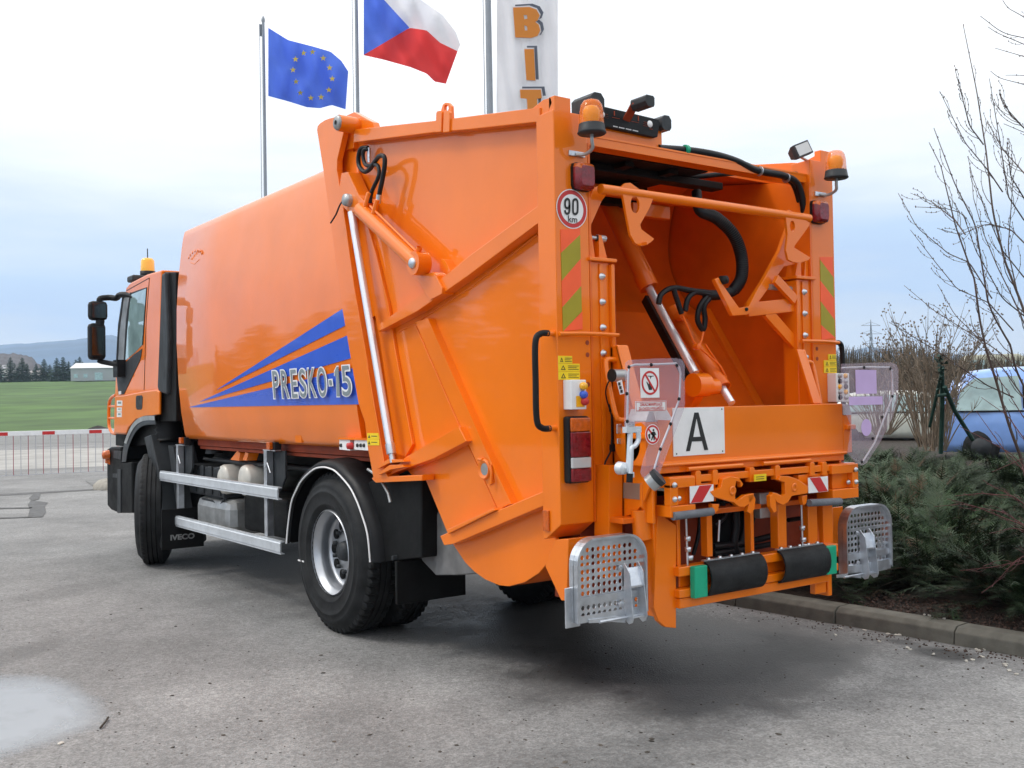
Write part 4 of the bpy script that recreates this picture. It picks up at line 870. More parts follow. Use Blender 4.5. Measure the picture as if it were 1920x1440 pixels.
# ---- tipper frame below
YL = -.26
o = MB()
def vb(x0, x1, yt, yb, y, d):
    a = rr([(x0, yt), (x0, yb)], y); xx = rr([(x1, (yt+yb)/2)], y)[0].x; o.box((a[0].x, y, a[1].z), (xx, y+d, a[0].z))
vb(1225, 1233, 960, 1158, YL, .16); o.prism(rr([(1233, 960), (1268, 985), (1268, 1178), (1248, 1176), (1235, 1165), (1226, 1140)], YL-.01), (0, .03, 0)); vb(1268, 1276, 940, 1062, YL, .1); vb(1213, 1226, 1100, 1142, YL+.05, .1)
vb(1325, 1336, 955, 1045, YL, .05); vb(1407, 1414, 950, 1040, YL+.02, .05); vb(1458, 1475, 940, 1030, YL, .06); vb(1515, 1533, 950, 1035, YL, .05); vb(1543, 1562, 940, 1030, YL, .1)
vb(1528, 1549, 1078, 1115, YL, .04); vb(1552, 1560, 1070, 1118, YL, .12)
fm = o.build('tipper_frame', M['orange'], lift, .004)
o = MB(); o.tube(rr([(1200, 955), (1205, 1010)], -.2), .05, 18); o.tube(rr([(1535, 940), (1533, 1040)], -.2), .035, 14); o.prism(rr([(1213, 958), (1254, 975), (1254, 1000), (1232, 995), (1215, 968)], -.24), (0, .02, 0)); o.build('frame_tube', M['orange'], fm)
# bottom cross beams, rubber rollers and green pads
za, zb_ = on(1300, 1132, 1, YL), on(1300, 1108, 1, YL)
xa, xb = on(1262, 1120, 1, YL).x, on(1560, 1080, 1, YL).x
o = MB(); zt0 = on(1262, 1062, 1, YL).z; zt1 = on(1262, 1080, 1, YL).z; zq0 = on(1262, 1104, 1, YL).z; zq1 = on(1262, 1120, 1, YL).z
o.box((xa, YL-.05, zt1), (xb, YL+.02, zt0)); o.box((xa, YL-.05, zq1), (xb, YL+.02, zq0)); o.box((xa+.01, YL-.04, zq1-.058), (xb-.08, YL+.04, zq1-.004)); o.box((xa+.05, YL+.0, zq0), (xb-.05, YL+.012, zt1))
o.build('bumper_beam', M['orange'], lift, .005)
for a, b_, rot in ((1312, 1424, 0), (1450, 1543, 0)):
    A_ = on(a+8, 1082 if a < 1400 else 1057, 1, YL-.05); B_ = on(b_, 1073 if a < 1400 else 1050, 1, YL-.05); zc = (zt0+zq1)/2
    o = MB(); n_ = 14; rows = []
    for X in (A_.x, B_.x-.0):
        rows.append([V((X, YL-.05-.062*math.sin(math.pi*k/n_)-.0, zc+.095*math.cos(math.pi*k/n_))) for k in range(n_+1)]+[V((X, YL-.05-.052*math.sin(math.pi*k/n_), zc+.083*math.cos(math.pi*k/n_))) for k in range(n_, -1, -1)])
    o.loft(rows, closed=True, sm=True, cap=True); rl = o.build('rubber_apron', M['rubber'], lift)
    o = MB(); o.box((A_.x, YL-.055, zc+.095), (B_.x, YL-.03, zc+.102)); 
    for k in range(5): o.lathe([(0, .012), (.01, .01), (.012, 0)], (A_.x+(B_.x-A_.x)*(k+.5)/5, YL-.042, zc+.1), (0, 0, 1), 8)
    o.build('clamp_strip', M['zinc'], rl)
for a, b_ in ((1293, 1317), (1541, 1559)):
    A_ = on(a, 1090 if a < 1400 else 1050, 1, YL-.05); B_ = on(b_, 1090 if a < 1400 else 1050, 1, YL-.05)
    o = MB(); o.box((A_.x, YL-.09, zq1-.005), (B_.x, YL-.052, zt0)); o.build('bumper_pad', M['green'], lift, .005)
# dark machinery, rods and hoses behind the frame
o = MB(); o.box((-.68, .05, .52), (.72, .08, 1.0)); o.box((-.95, .12, .55), (.95, .35, .98)); o.build('rear_crossbeam', M['orange_dk'], tg)
o = MB()
for pth, r_ in (([(1337, 1025), (1370, 1022), (1420, 1012), (1458, 1002)], .02), ([(1338, 1038), (1380, 1032), (1458, 1018)], .018), ([(1376, 940), (1380, 980), (1376, 1020), (1385, 1045)], .025), ([(1395, 950), (1396, 990), (1388, 1020)], .02), ([(1352, 940), (1360, 965), (1340, 985)], .016), ([(1418, 930), (1412, 970), (1400, 1010)], .016), ([(1312, 960), (1310, 1000), (1300, 1040)], .012), ([(1478, 975), (1500, 972), (1512, 970)], .014)):
    o.tube(smooth_path(rr(pth, -.12), 4), r_, 8)
o.box(on(1345, 935, 1, -.05), on(1400, 1030, 1, .0)); o.box(on(1352, 1030, 1, -.1), on(1395, 1050, 1, -.05))
o.build('hose_bundle', M['hose'], lift)
o = MB(); o.box(on(1425, 925, 1, -.2), on(1442, 968, 1, -.15)); o.build('valve_block', M['tank'], lift, .006)
o = MB()
for pth in ([(1286, 960), (1289, 1060)], [(1349, 975), (1347, 1015)], [(1502, 935), (1505, 1030)]): o.tube(rr(pth, -.29), .006, 8)
for px, py in ((1289, 1010), (1290, 1030), (1504, 990), (1506, 1012), (1294, 1046), (1508, 1024)): o.lathe([(0, -.015), (.016, -.012), (.018, .012), (0, .015)], on(px, py, 1, -.29), (0, 0, 1), 8)
o.build('adjuster_rod', M['zinc'], lift)

# ---- folded perforated steps
def step(cx, s):
    """folded foot step: perforated zinc plate with a rim, two channels and a folding bracket; x centre cx"""
    W_, z0, z1, y = .475, .545, .96, -.25
    xl_, xr2 = cx-W_/2, cx+W_/2
    def outl(g):
        out = [V((xl_+g, y, z0+g)), V((xr2-g, y, z0+g))]
        rc = .13-g
        for k in range(9): a = math.pi/2*k/8; out.append(V((xr2-g-rc+rc*math.cos(a), y, z1-g-rc+rc*math.sin(a))))
        for k in range(9): a = math.pi/2+math.pi/2*k/8; out.append(V((xl_+g+rc+rc*math.cos(a), y, z1-g-rc+rc*math.sin(a))))
        return out
    out = outl(0); holes = []; px_ = .036; r_ = .0125
    for j in range(14):
        for i in range(13):
            x = cx+(i-6)*px_; z = z0+.03+j*px_
            if z > z1-.03: continue
            dxx = abs(x-cx)-(W_/2-.13); dz = z-(z1-.13)
            if dxx > 0 and dz > 0 and math.hypot(dxx, dz) > .13-.03: continue
            holes.append([V((x+r_*math.cos(2*math.pi*k/8), y, z+r_*math.sin(2*math.pi*k/8))) for k in range(8)])
    o = MB(); o.prism(out, (0, .004, 0), holes=holes); so2 = o.build('step', M['zinc'], tg)
    o = MB(); inn = outl(.012); rim = out[1:]+[out[0]]; n = len(out)
    rows = [[V((p.x, p.y+dy, p.z)) for p in (out[1:]+[out[0]])] for dy in (-.03, .035)]
    rows2 = [[V((p.x, p.y+dy, p.z)) for p in (inn[1:]+[inn[0]])] for dy in (.035, -.03)]
    o.loft([rows[1], rows[0], rows2[1], rows2[0]], closed=False, cap=False, sm=False); o.build('step_rim', M['zinc'], so2)
    o = MB()
    for z in (z0+.085, z0+.26): o.box((xl_+.012, y-.012, z), (xr2-.012, y-.006, z+.035)) if z < z0+.2 else o.box((xl_+.012, y-.012, z), (xr2-.012, y-.006, z+.018))
    o.box((xl_+.01, y-.02, z0-.01), (xr2-.01, y-.0, z0+.05)) if s < 0 else o.box((xl_+.01, y-.012, z0-.005), (xr2-.01, y-.006, z0+.03))
    o.build('step_channel', M['zinc'], so2)
    o = MB(); bxs = cx+.09*(1 if s > 0 else -.9)
    for dx in (0, .095):
        P = [(-.008, z0+.27), (-.05, z0+.22), (-.065, z0+.08), (-.075, z0-.01), (-.065, z0-.035), (-.04, z0-.045), (.0, z0-.02), (-.008, z0+.05)]
        o.prism([V((bxs+dx, y+a, b_)) for a, b_ in P], (.006, 0, 0))
    o.box((bxs+.006, y-.05, z0+.14), (bxs+.095, y-.01, z0+.15)); o.box((bxs+.006, y-.06, z0-.015), (bxs+.095, y-.03, z0-.008))
    o.prism([V((bxs+.006, y-.02, z0+.24)), V((bxs+.006, y-.05, z0+.15)), V((bxs+.006, y-.045, z0+.15)), V((bxs+.006, y-.015, z0+.24))], (.09, 0, 0))
    for zz in (z0+.245, z0+.06): o.lathe([(0, -.012), (.014, -.012), (.014, 0)], (bxs-.03, y-.01, zz), (0, 1, 0), 8)
    o.tube([(bxs-.18, y-.02, z0-.012), (bxs+.1, y-.02, z0-.012)], .008, 8)
    o.prism([V((bxs-.25, y-.02, z0+.01)), V((bxs-.005, y-.02, z0+.0)), V((bxs-.005, y-.02, z0-.04)), V((bxs-.10, y-.02, z0-.022)), V((bxs-.25, y-.02, z0-.008))], (0, .005, 0))
    o.build('folding_bracket', M['zinc'], so2, .001)
    ap = sd_([(1040, 1012), (1022, 1062), (1052, 1126), (1062, 1127), (1066, 1010)], -1.16); o = MB(); o.prism([V((p.x*s, p.y, p.z)) for p in ap], (.16*s, 0, 0)); o.build('step_arm', M['orange'], TR, .004)
    o = MB(); o.box((-1.345*s, -.235, .52), (-1.25*s, -.225, .72)); o.build('step_mount', M['zinc'], so2, .004)
step(-1.065, 1); step(1.10, -1)

# ================================================================== cab
XC = -1.16
c = MB()
S0 = [(303, 506), (297, 777), (290, 779), (270, 780), (252, 788), (241, 802), (236, 815), (213, 814), (214, 760), (217.5, 680), (226, 590), (236, 541), (246, 529), (275, 514)]
pts = sd_(S0, XC); sh = [V((-1.02, p.y, p.z)) for p in pts]
yr, zr = pts[0].y, pts[0].z
c.prism(pts, (2.32, 0, 0))
cab = c.build('cab', M['orange'], TR, .035)
o = MB(); fp = sd_([(217, 812), (217, 835), (240, 838), (300, 830), (297, 779), (256, 790), (243, 803), (240, 815)], -1.12); o.prism(fp, (2.24, 0, 0)); o.build('cab_floor', M['chassis'], cab)
def cp(name, pts, m, off=.004, x=XC, bev=0, d=None, par=cab):
    o = MB(); o.prism(sd_(pts, x-off), (off*.8 if d is None else d, 0, 0)); return o.build(name, M[m], par, bev)
cp('window', [(246, 550.5), (274, 540.5), (272, 565), (268.5, 610), (266, 647), (252, 662), (234.5, 676), (238, 620), (243, 570)], 'glass', .004)
cp('window_frame', [(243.5, 548), (246, 550.5), (243, 570), (238, 620), (234.5, 676), (231.5, 678), (236, 600)], 'black', .006)
cp('pillar_reflection', [(231, 555), (243, 549), (236, 600), (231.5, 678), (218.5, 690), (222, 620)], 'tank', .005)  # grey reflection on the A-pillar put in as a silver panel
cp('window_frame', [(229.5, 553), (232, 553), (223, 620), (219.5, 690), (216.5, 690), (221, 610)], 'black', .01)
cp('window_seal', [(245, 549), (275, 538.5), (273, 565), (267.5, 647), (266, 647), (272, 565), (274, 540.5), (246, 551.5)], 'black', .006)
cp('lower_trim', [(266, 654), (264, 668), (262, 676), (232, 739), (222, 740), (218, 700), (234, 680), (252, 664)], 'dkgrey', .006)
cp('label', [(222, 734), (227, 733), (227, 739), (222.5, 740)], 'white', .009)
o = MB()
for a, b_ in (((280, 521), (274, 600)), ((274, 600), (270, 731)), ((237, 545), (280, 521))): A_, B_ = sd_([a, b_], XC-.002); o.beam(A_, B_, .004, .006)
o.build('door_gap', M['ink'], cab)
o = MB(); o.prism(sd_([(232, 741), (270, 733.5), (293, 730.5), (298, 734), (298, 777), (254, 786), (240, 802), (236, 813), (214, 812), (217, 742)], XC-.028), (.027, 0, 0)); o.build('door_skirt', M['orange'], cab, .012)
o = MB(); o.prism(sd_([(256, 742), (265, 741), (267, 744), (266, 765), (264, 768), (256.5, 768), (254.5, 764), (254.5, 745)], XC-.033), (.006, 0, 0)); dh = o.build('door_handle', M['dkgrey'], cab, .003)
o = MB(); o.prism(sd_([(256, 744), (261, 744), (261, 750), (256, 750)], XC-.036), (.003, 0, 0)); o.prism(sd_([(256, 758), (262, 758), (262, 762), (256, 762)], XC-.036), (.003, 0, 0)); o.build('lock_pocket', M['ink'], dh)
for q in ([(219, 751), (229, 751), (229, 761), (219, 761)], [(219, 764), (228, 764), (228, 772), (219, 772)], [(219, 773), (228, 773), (228, 782), (219, 782)]):
    lb2 = cp('sticker', q, 'white', .030)
    o = MB(); o.prism(sd_([(q[0][0]+2, q[0][1]+2), (q[1][0]-2, q[1][1]+2), (q[2][0]-2, q[2][1]-4), (q[3][0]+2, q[3][1]-4)], XC-.032), (.001, 0, 0)); o.build('sticker_print', M['grey_t'], lb2)
# dark air intake and corner deflector at the rear of the cab
o = MB(); o.prism(sd_([(303, 515), (308, 510), (330, 510), (330, 790), (300, 790), (299, 735), (301, 730)], -1.13), (2.26, 0, 0)); o.build('cab_back', M['chassis'], cab, .01)
o = MB(); o.prism(sd_([(303, 513), (309, 510), (315, 640), (312, 740), (297, 735), (295, 728), (298, 650)], -1.175), (.12, 0, 0)); o.build('side_deflector', M['dkgrey'], cab, .02)
o = MB(); pa = on(322, 752, 0, -1.0)
o.lathe([(.13+(.02 if k % 2 else 0), -.028*k) for k in range(16)], pa+V((0, .1, .0)), (0, 0, 1), 24); o.box((-1.1, pa.y-.05, pa.z), (-.8, pa.y+.25, 3.0)); o.build('air_intake', M['black'], TR, 0)
o = MB(); o.prism(sd_([(315, 835), (325, 838), (347, 980), (336, 985)], -1.1), (.1, 0, 0)); o.build('intake_strut', M['dkgrey'], TR)
# front grille guard hoop seen at the front edge
o = MB(); F = lambda px, py: on(px, py, 0, -1.10)
o.tube(smooth_path([F(217, 741), F(210, 745), F(205, 755), F(204, 780), F(205, 800), F(210, 811), F(217, 813)], 4), .02, 10)
for py in (762, 784): o.tube([F(204, py), F(217, py)], .014, 8)
o.build('bull_bar', M['orange'], cab)
# front mudguard and step
o = MB()
ga = sd_([(228, 866), (231, 840), (236, 822), (244, 803), (254, 789), (268, 781), (290, 780)], -1.2); gi = sd_([(236, 866), (240, 842), (246, 826), (253, 812), (262, 802), (274, 797), (292, 796)], -1.2)
g_a, g_i = smooth_path(ga, 4), smooth_path(gi, 4); o.loft([g_i, g_a, [p+V((.05, 0, .03)) for p in g_a], [p+V((.5, 0, .03)) for p in g_a]], closed=False); o.build('front_mudguard', M['dkgrey'], TR)
o = MB(); o.loft([[p+V((-.004, 0, 0)) for p in g_a[6:]], [p.lerp(q, .5)+V((-.006, 0, 0)) for p, q in zip(g_a[6:], g_i[6:])]], closed=False); o.build('mudguard_strip', M['tank'], TR)
o = MB(); o.prism(sd_([(200, 842), (207, 838), (226, 838), (228, 868), (247, 866), (248, 962), (222, 962), (208, 956), (201, 948)], -1.19), (2.38, 0, 0)); stp = o.build('cab_step', M['chassis'], TR, .02)
o = MB(); o.prism(sd_([(220, 880), (226, 880), (226, 962), (220, 962)], -1.2), (.02, 0, 0)); o.prism(sd_([(211, 888), (220, 888), (220, 896), (211, 895)], -1.2), (.06, 0, 0)); o.prism(sd_([(213, 845), (227, 846), (226, 862), (212, 858)], -1.2), (.06, 0, 0)); o.build('step_tread', M['dkgrey'], stp, .003)
o = MB(); o.loft([[V((-1.19, y_, z_)) for y_, z_ in ((8.75, 1.1), (8.68, 1.1), (8.68, .98), (8.75, .98))], [V((-1.23, y_, z_)) for y_, z_ in ((8.76, 1.08), (8.70, 1.08), (8.70, 1.0), (8.76, 1.0))]], sm=False); 
pt_ = on(196, 853, 0, -1.25); o.lathe([(0, -.03), (.05, -.02), (.06, .05)], pt_, (1, 0, 0), 14); o.build('turn_lamp', M['amber'], stp)
# rear flap of the front mudguard with maker's name
o = MB(); o.prism(sd_([(270, 820), (282, 815), (296, 880), (304, 960), (308, 1020), (300, 1028), (292, 960), (284, 880)], -1.20), (.45, 0, 0)); fg = o.build('front_flap', M['dkgrey'], TR, .01)
o = MB(); o.lathe([(0, -.006), (.03, -.005), (.034, 0)], on(291, 941, 0, -1.2), (1, 0, 0), 16); o.build('side_reflector', M['amber'], fg)
yf = 6.25
A_ = on(303, 984, 1, yf); B_ = on(382, 986, 1, yf); C2_ = on(340, 1028, 1, yf)
o = MB(); o.box((A_.x, yf, C2_.z), (B_.x, yf+.02, A_.z+.15)); fl = o.build('mud_flap', M['chassis'], TR, .004)
text('lettering', 'IVECO', (on(320, 1013, 1, yf-.002), V((on(364, 1012, 1, yf).x, yf-.002, on(320, 1013, 1, yf).z)), on(320, 1003.5, 1, yf-.002)), M['tank'], fl, .04, .003)
# mirrors
def lump(name, cx, cy, cz, w_, d_, h_, m, par, bev=.03):
    o = MB(); o.box((cx-w_/2, cy-d_/2, cz-h_/2), (cx+w_/2, cy+d_/2, cz+h_/2)); return o.build(name, M[m], par, bev)
m1_, m2_ = on(186, 582, 1, 8.35), on(184, 640, 1, 8.35)
w1 = on(204, 582, 1, 8.35).x-on(169, 582, 1, 8.35).x; w2 = on(200, 640, 1, 8.35).x-on(168, 640, 1, 8.35).x
h1 = (on(186, 565, 1, 8.35)-on(186, 601, 1, 8.35)).z; h2 = (on(186, 607, 1, 8.35)-on(186, 676, 1, 8.35)).z
mr1 = lump('mirror', m1_.x, 8.42, m1_.z, w1, .14, h1, 'black', cab, .045); mr2 = lump('mirror', m2_.x, 8.42, m2_.z, w2, .14, h2, 'black', cab, .045)
for mm, p, ww, hh_ in ((mr1, m1_, w1, h1), (mr2, m2_, w2, h2)):
    o = MB(); o.box((p.x-ww*.36, 8.346, p.z-hh_*.38), (p.x+ww*.36, 8.348, p.z+hh_*.38)); o.build('mirror_glass', M['mirror'], mm, 0)
o = MB(); T_ = lambda px, py, y: on(px, py, 1, y)
o.tube(smooth_path([T_(187, 568, 8.4), T_(188, 560, 8.4), T_(205, 558, 8.4), T_(218, 559, 8.3), T_(225, 553, 8.2), T_(240, 553, 8.0), T_(252, 557, 7.8), T_(262, 561, 7.7)], 4), .035, 10); o.tube(smooth_path([T_(186, 676, 8.4), T_(190, 678, 8.4), T_(205, 681, 8.3), T_(222, 684, 8.1)], 4), .03, 10)
o.tube([T_(188, 600, 8.4), T_(187, 610, 8.4)], .05, 10)
p = T_(228, 691, 8.15); o.box(p+V((-.07, -.08, -.10)), p+V((.08, .1, .10))); o.build('mirror_arm', M['black'], cab, .01)
# roof beacon, antenna, roof wedge
p = on(277, 515, 0, -.75)
o = MB(); o.lathe([(0, -.05), (.09, -.05), (.09, .04), (0, .04)], p, (0, 0, 1), 22); rb_ = o.build('beacon', M['black'], cab)
o = MB(); o.lathe([(.085, .04), (.08, .17), (.06, .2), (0, .2)], p, (0, 0, 1), 22); o.build('dome', M['lensy'], rb_)
o = MB(); o.tube([p+V((.0, 0, .2)), p+V((0, 0, .32))], .006, 6); o.build('antenna', M['black'], cab)
p = on(262, 520, 0, -.9); o = MB(); o.box(p+V((-.12, -.12, -.06)), p+V((.12, .12, .015))); o.build('roof_hatch', M['dkgrey'], cab, .02)

# ---- side guard and chassis boxes
XG = -1.19
sg = None
for ytl, ybl, ytr, ybr, xl_, xr_2 in ((883.7, 900.5, 912.5, 938, 300, 521), (962.5, 981, 1013.7, 1038.7, 304.5, 526)):
    P = sd_([(xl_, ytl), (xr_2, ytr), (xr_2-1, ybr), (xl_+1, ybl)], XG)
    z1 = (P[0].z+P[1].z)/2; z0 = (P[2].z+P[3].z)/2
    o = MB(); y0, y1 = P[1].y, P[0].y
    o.prism([V((XG, y0, z1)), V((XG, y0, z1-.012)), V((XG-.006, y0, z1-.018)), V((XG-.006, y0, z0+.02)), V((XG, y0, z0+.012)), V((XG, y0, z0)), V((XG+.035, y0, z0)), V((XG+.035, y0, z0+.006)), V((XG+.006, y0, z0+.02)), V((XG+.006, y0, z1-.01)), V((XG+.035, y0, z1-.01)), V((XG+.035, y0, z1))], (0, y1-y0, 0))
    b2 = o.build('side_guard', M['alu'], TR)
for px, yt in ((333, 835), (498, 845)):
    p = on(px, 950, 0, XG+.04); z1 = on(px, yt, 0, XG+.04).z
    o = MB(); o.box((XG+.04, p.y-.03, .56), (XG+.10, p.y+.03, z1)); o.box((XG+.04, p.y-.2, z1), (XG+.1, p.y+.05, z1+.008)); o.tube([(XG+.02, p.y-.05, z1-.14), (XG+.02, p.y-.10, z1-.10), (XG+.02, p.y-.16, z1-.18)], .007, 6); gp = o.build('guard_post', M['zinc'], TR, .002)
    o = MB(); o.prism([V((XG+.11, p.y+.03, z1)), V((XG+.11, p.y-.25, z1)), V((XG+.11, p.y-.25, z1-.22)), V((XG+.11, p.y-.12, z1-.36)), V((XG+.11, p.y+.03, z1-.36))], (.02, 0, 0)); o.build('post_bracket', M['dkgrey'], TR, .004)
    q = on(px+4, yt-9, 0, XG+.02); o = MB(); o.box(q+V((0, -.035, -.03)), q+V((.03, .035, .03))); lm = o.build('side_lamp', M['amber'], TR, .004); o = MB(); o.box(q+V((.03, -.075, -.05)), q+V((.09, .03, .03))); o.build('lamp_socket', M['black'], lm, .004)
o = MB(); a, b_ = on(345, 870, 0, -1.0), on(420, 935, 0, -1.0); o.box((-1.0, b_.y, b_.z), (-.5, a.y, a.z))
for k in range(5): yk = a.y-(a.y-b_.y)*(k+.5)/5; o.box((-1.015, yk-.05, b_.z+.02), (-1.0, yk+.05, a.z+.01))
o.build('battery_box', M['dkgrey'], TR, .012)
for px, py in ((438, 895), (470, 897)):
    p = on({438: 421, 470: 461}[px], py+4, 0, -.98); o = MB(); 
    o.lathe([(0, -.60), (.145, -.58), (.145, .0), (.135, .022), (.09, .04), (0, .046)], p, V((-1, 0, 0)), 28); tk = o.build('air_tank', M['cream'], TR)
p = on(362, 985, 0, -1.05); q = on(424, 940, 0, -1.05)
o = MB(); o.box((-1.03, q.y, p.z-.03), (-.55, p.y, q.z)); o.build('exhaust_box', M['tank'], TR, .09)
o = MB(); o.box((-1.0, 3.9, .52), (-.5, 4.9, .86)); o.build('tool_box', M['chassis'], TR, .03)
o = MB()
for k in range(3): o.tube([(-.9+.1*k, 3.6, 1.12), (-.9+.1*k, 6.2, 1.12)], .02, 8)
o.tube([on(380, 935, 0, -1.0), on(400, 940, 0, -1.0), on(413, 948, 0, -1.0), on(421, 936, 0, -1.0)], .012, 8); o.lathe([(.09, 0), (.07, .1), (.05, .18)], on(402, 850, 0, -.9), (0, 0, 1), 16); o.lathe([(0, 0), (.14, 0), (.14, .03), (0, .03)], on(507, 875, 0, -1.0), (1, 0, 0), 20)
o.build('pipework', M['dkgrey'], TR)
o = MB(); o.prism(sd_([(432, 862), (445, 845), (450, 850), (448, 864)], -1.0), (.1, 0, 0)); o.prism(sd_([(455, 862), (460, 848), (466, 850), (462, 864)], -1.0), (.1, 0, 0)); o.build('tow_lug', M['orange'], TR)

# ================================================================== GROUND AND SETTING
VIEW.z += LIFT
def gmat():
    m = bpy.data.materials.new('asphalt'); m.use_nodes = True; t = m.node_tree; p = t.nodes['Principled BSDF']; L = t.links
    tcn = N('ShaderNodeTexCoord', t); O = tcn.outputs['Object']
    def noise(s, d=4, r=.5, vec=None):
        n = N('ShaderNodeTexNoise', t); n.inputs['Scale'].default_value = s; n.inputs['Detail'].default_value = d; n.inputs['Roughness'].default_value = r; L.new(vec or O, n.inputs[0]); return n.outputs[0]
    def ramp(src, a, b, c0, c1):
        r = N('ShaderNodeMapRange', t); r.inputs[1].default_value = a; r.inputs[2].default_value = b; r.inputs[3].default_value = c0; r.inputs[4].default_value = c1; L.new(src, r.inputs[0]); return r.outputs[0]
    def mth(op, a, b):
        n = N('ShaderNodeMath', t, operation=op)
        for i, q in enumerate((a, b)):
            if hasattr(q, 'links'): L.new(q, n.inputs[i])
            else: n.inputs[i].default_value = q
        return n.outputs[0]
    vo = N('ShaderNodeTexVoronoi', t); vo.inputs['Scale'].default_value = 95; L.new(O, vo.inputs[0])
    sp = N('ShaderNodeSeparateColor', t); L.new(vo.outputs['Color'], sp.inputs[0])
    agg = ramp(sp.outputs[0], 0, 1, .74, 1.27)
    vo2 = N('ShaderNodeTexVoronoi', t); vo2.inputs['Scale'].default_value = 38; L.new(O, vo2.inputs[0])
    sp2 = N('ShaderNodeSeparateColor', t); L.new(vo2.outputs['Color'], sp2.inputs[0])
    agg = mth('MULTIPLY', agg, ramp(sp2.outputs[1], 0, 1, .86, 1.14))
    big = ramp(noise(.45, 6, .62), .30, .70, .72, 1.22)
    mid = ramp(noise(2.6, 5, .6), .3, .7, .88, 1.1)
    v = mth('MULTIPLY', mth('MULTIPLY', agg, big), mid)
    # stains, and shadow around the truck's tail painted in: x, y, radius x, radius y, rotation, strength
    for (x, y, rx, ry, rot, k) in STAINS_SHADE:
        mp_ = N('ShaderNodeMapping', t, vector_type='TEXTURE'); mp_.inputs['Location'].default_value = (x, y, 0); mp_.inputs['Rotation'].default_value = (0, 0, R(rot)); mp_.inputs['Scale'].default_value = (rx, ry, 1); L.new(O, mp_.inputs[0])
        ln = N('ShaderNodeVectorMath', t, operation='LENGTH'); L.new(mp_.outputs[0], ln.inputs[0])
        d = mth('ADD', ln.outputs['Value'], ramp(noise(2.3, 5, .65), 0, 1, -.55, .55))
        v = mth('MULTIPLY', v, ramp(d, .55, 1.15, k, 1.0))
    cr_ = N('ShaderNodeValToRGB', t); e = cr_.color_ramp.elements
    e[0].position = 0; e[0].color = (.012, .012, .012, 1); e[1].position = 1; e[1].color = (.485, .482, .475, 1)
    L.new(mth('MULTIPLY', v, .475), cr_.inputs[0]); L.new(cr_.outputs[0], p.inputs['Base Color'])
    p.inputs['Roughness'].default_value = .82; p.inputs['Specular IOR Level'].default_value = .35
    L.new(ramp(v, .3, .7, .45, .85), p.inputs['Roughness'])
    b = N('ShaderNodeBump', t); b.inputs['Strength'].default_value = .55; b.inputs['Distance'].default_value = .006; L.new(mth('ADD', vo.outputs['Distance'], mth('MULTIPLY', noise(30, 3), .6)), b.inputs['Height']); L.new(b.outputs[0], p.inputs['Normal'])
    return m
STAINS_SHADE = [(.1, .05, 1.1, .55, 20, .40), (.6, .7, 1.6, .9, -40, .62), (-1.2, -.6, .9, .35, -20, .72), (1.0, .3, .5, .5, 0, .6), (-.4, .7, .9, .5, 10, .55), (.45, 1.2, 1.1, 2.0, 0, .5), (0, 4.5, 1.05, 4.0, 0, .55), (-3.2, 3.6, .7, .2, 40, .74), (-2.2, .3, 2.3, .30, 62, .80), (-3.3, 5.4, 3.0, .35, 30, .85),
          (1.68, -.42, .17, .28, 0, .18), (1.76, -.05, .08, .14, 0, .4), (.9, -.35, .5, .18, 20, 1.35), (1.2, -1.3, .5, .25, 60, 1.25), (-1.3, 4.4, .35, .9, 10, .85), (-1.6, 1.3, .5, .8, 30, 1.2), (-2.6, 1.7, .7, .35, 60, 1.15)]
def sheet(name, pts, m, z=None, kind='structure', cat=None, label=None):
    o = MB(); o.add(pts, [tuple(range(len(pts)))]); ob = o.build(name, m, None, 0, fix=False)
    if ob.data.polygons[0].normal.z < 0: ob.data.flip_normals()
    return tag(ob, label, cat, None, kind)
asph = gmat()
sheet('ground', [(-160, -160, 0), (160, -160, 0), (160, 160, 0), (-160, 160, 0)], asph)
G = lambda px, py, z=0: on(px, py, 2, z)
M['road'] = mat('road_pale', (.34, .33, .31), .85, noise=.22, nscale=.7, bump=(.3, 30)); M['road_dark'] = mat('road_grey', (.19, .19, .185), .85, noise=.15, nscale=1.2)
M['patch'] = mat('repair_asphalt', (.10, .10, .10), .8, noise=.25, nscale=6)
def gq(name, pts, z, m): return sheet(name, [G(a, b, z) for a, b in pts], M[m])
gq('road', [(-700, 905), (900, 850), (900, 822), (-700, 862)], .004, 'road')
gq('road', [(-900, 850), (900, 817), (900, 800), (-900, 822)], .009, 'road_dark')
gq('pavement', [(-300, 943), (215, 914.5), (215, 917), (-300, 946.5)], .005, 'patch')
for pts in ([(66, 923), (77, 922.5), (73, 936), (60, 939), (54, 934)], [(58, 938), (90, 942), (84, 948), (86, 960), (80, 969), (52, 970), (56, 955), (52, 946)], [(-40, 952), (60, 951), (60, 953), (-40, 954.5)], [(-40, 971), (60, 968), (60, 970), (-40, 973.5)]):
    gq('asphalt_patch', pts, .008, 'patch')
# puddle of shallow water, lower left: water film that thins out towards its rim
pw = [(-260, 1300), (-60, 1272), (40, 1262), (100, 1267), (140, 1278), (168, 1294), (192, 1312), (206, 1335), (203, 1352), (190, 1364), (165, 1374), (125, 1388), (60, 1410), (-60, 1440), (-260, 1460)]
pwp = smooth_path([G(a, b, .004) for a, b in pw], 4); pc_ = G(-30, 1342, .004)
o = MB(); rows = []; wv_ = (0, .55, .80, .95, 1.05)
for k_ in wv_: rows.append([V((pc_.x+(p.x-pc_.x)*max(k_, .001), pc_.y+(p.y-pc_.y)*max(k_, .001), .004)) for p in pwp])
o.loft(rows, closed=True, cap=False, sm=True); pud = o.build('puddle', [], None, split=False, fix=False)
if pud.data.polygons[0].normal.z < 0: pud.data.flip_normals()
at_ = pud.data.color_attributes.new('film', 'FLOAT_COLOR', 'POINT'); npw = len(pwp)
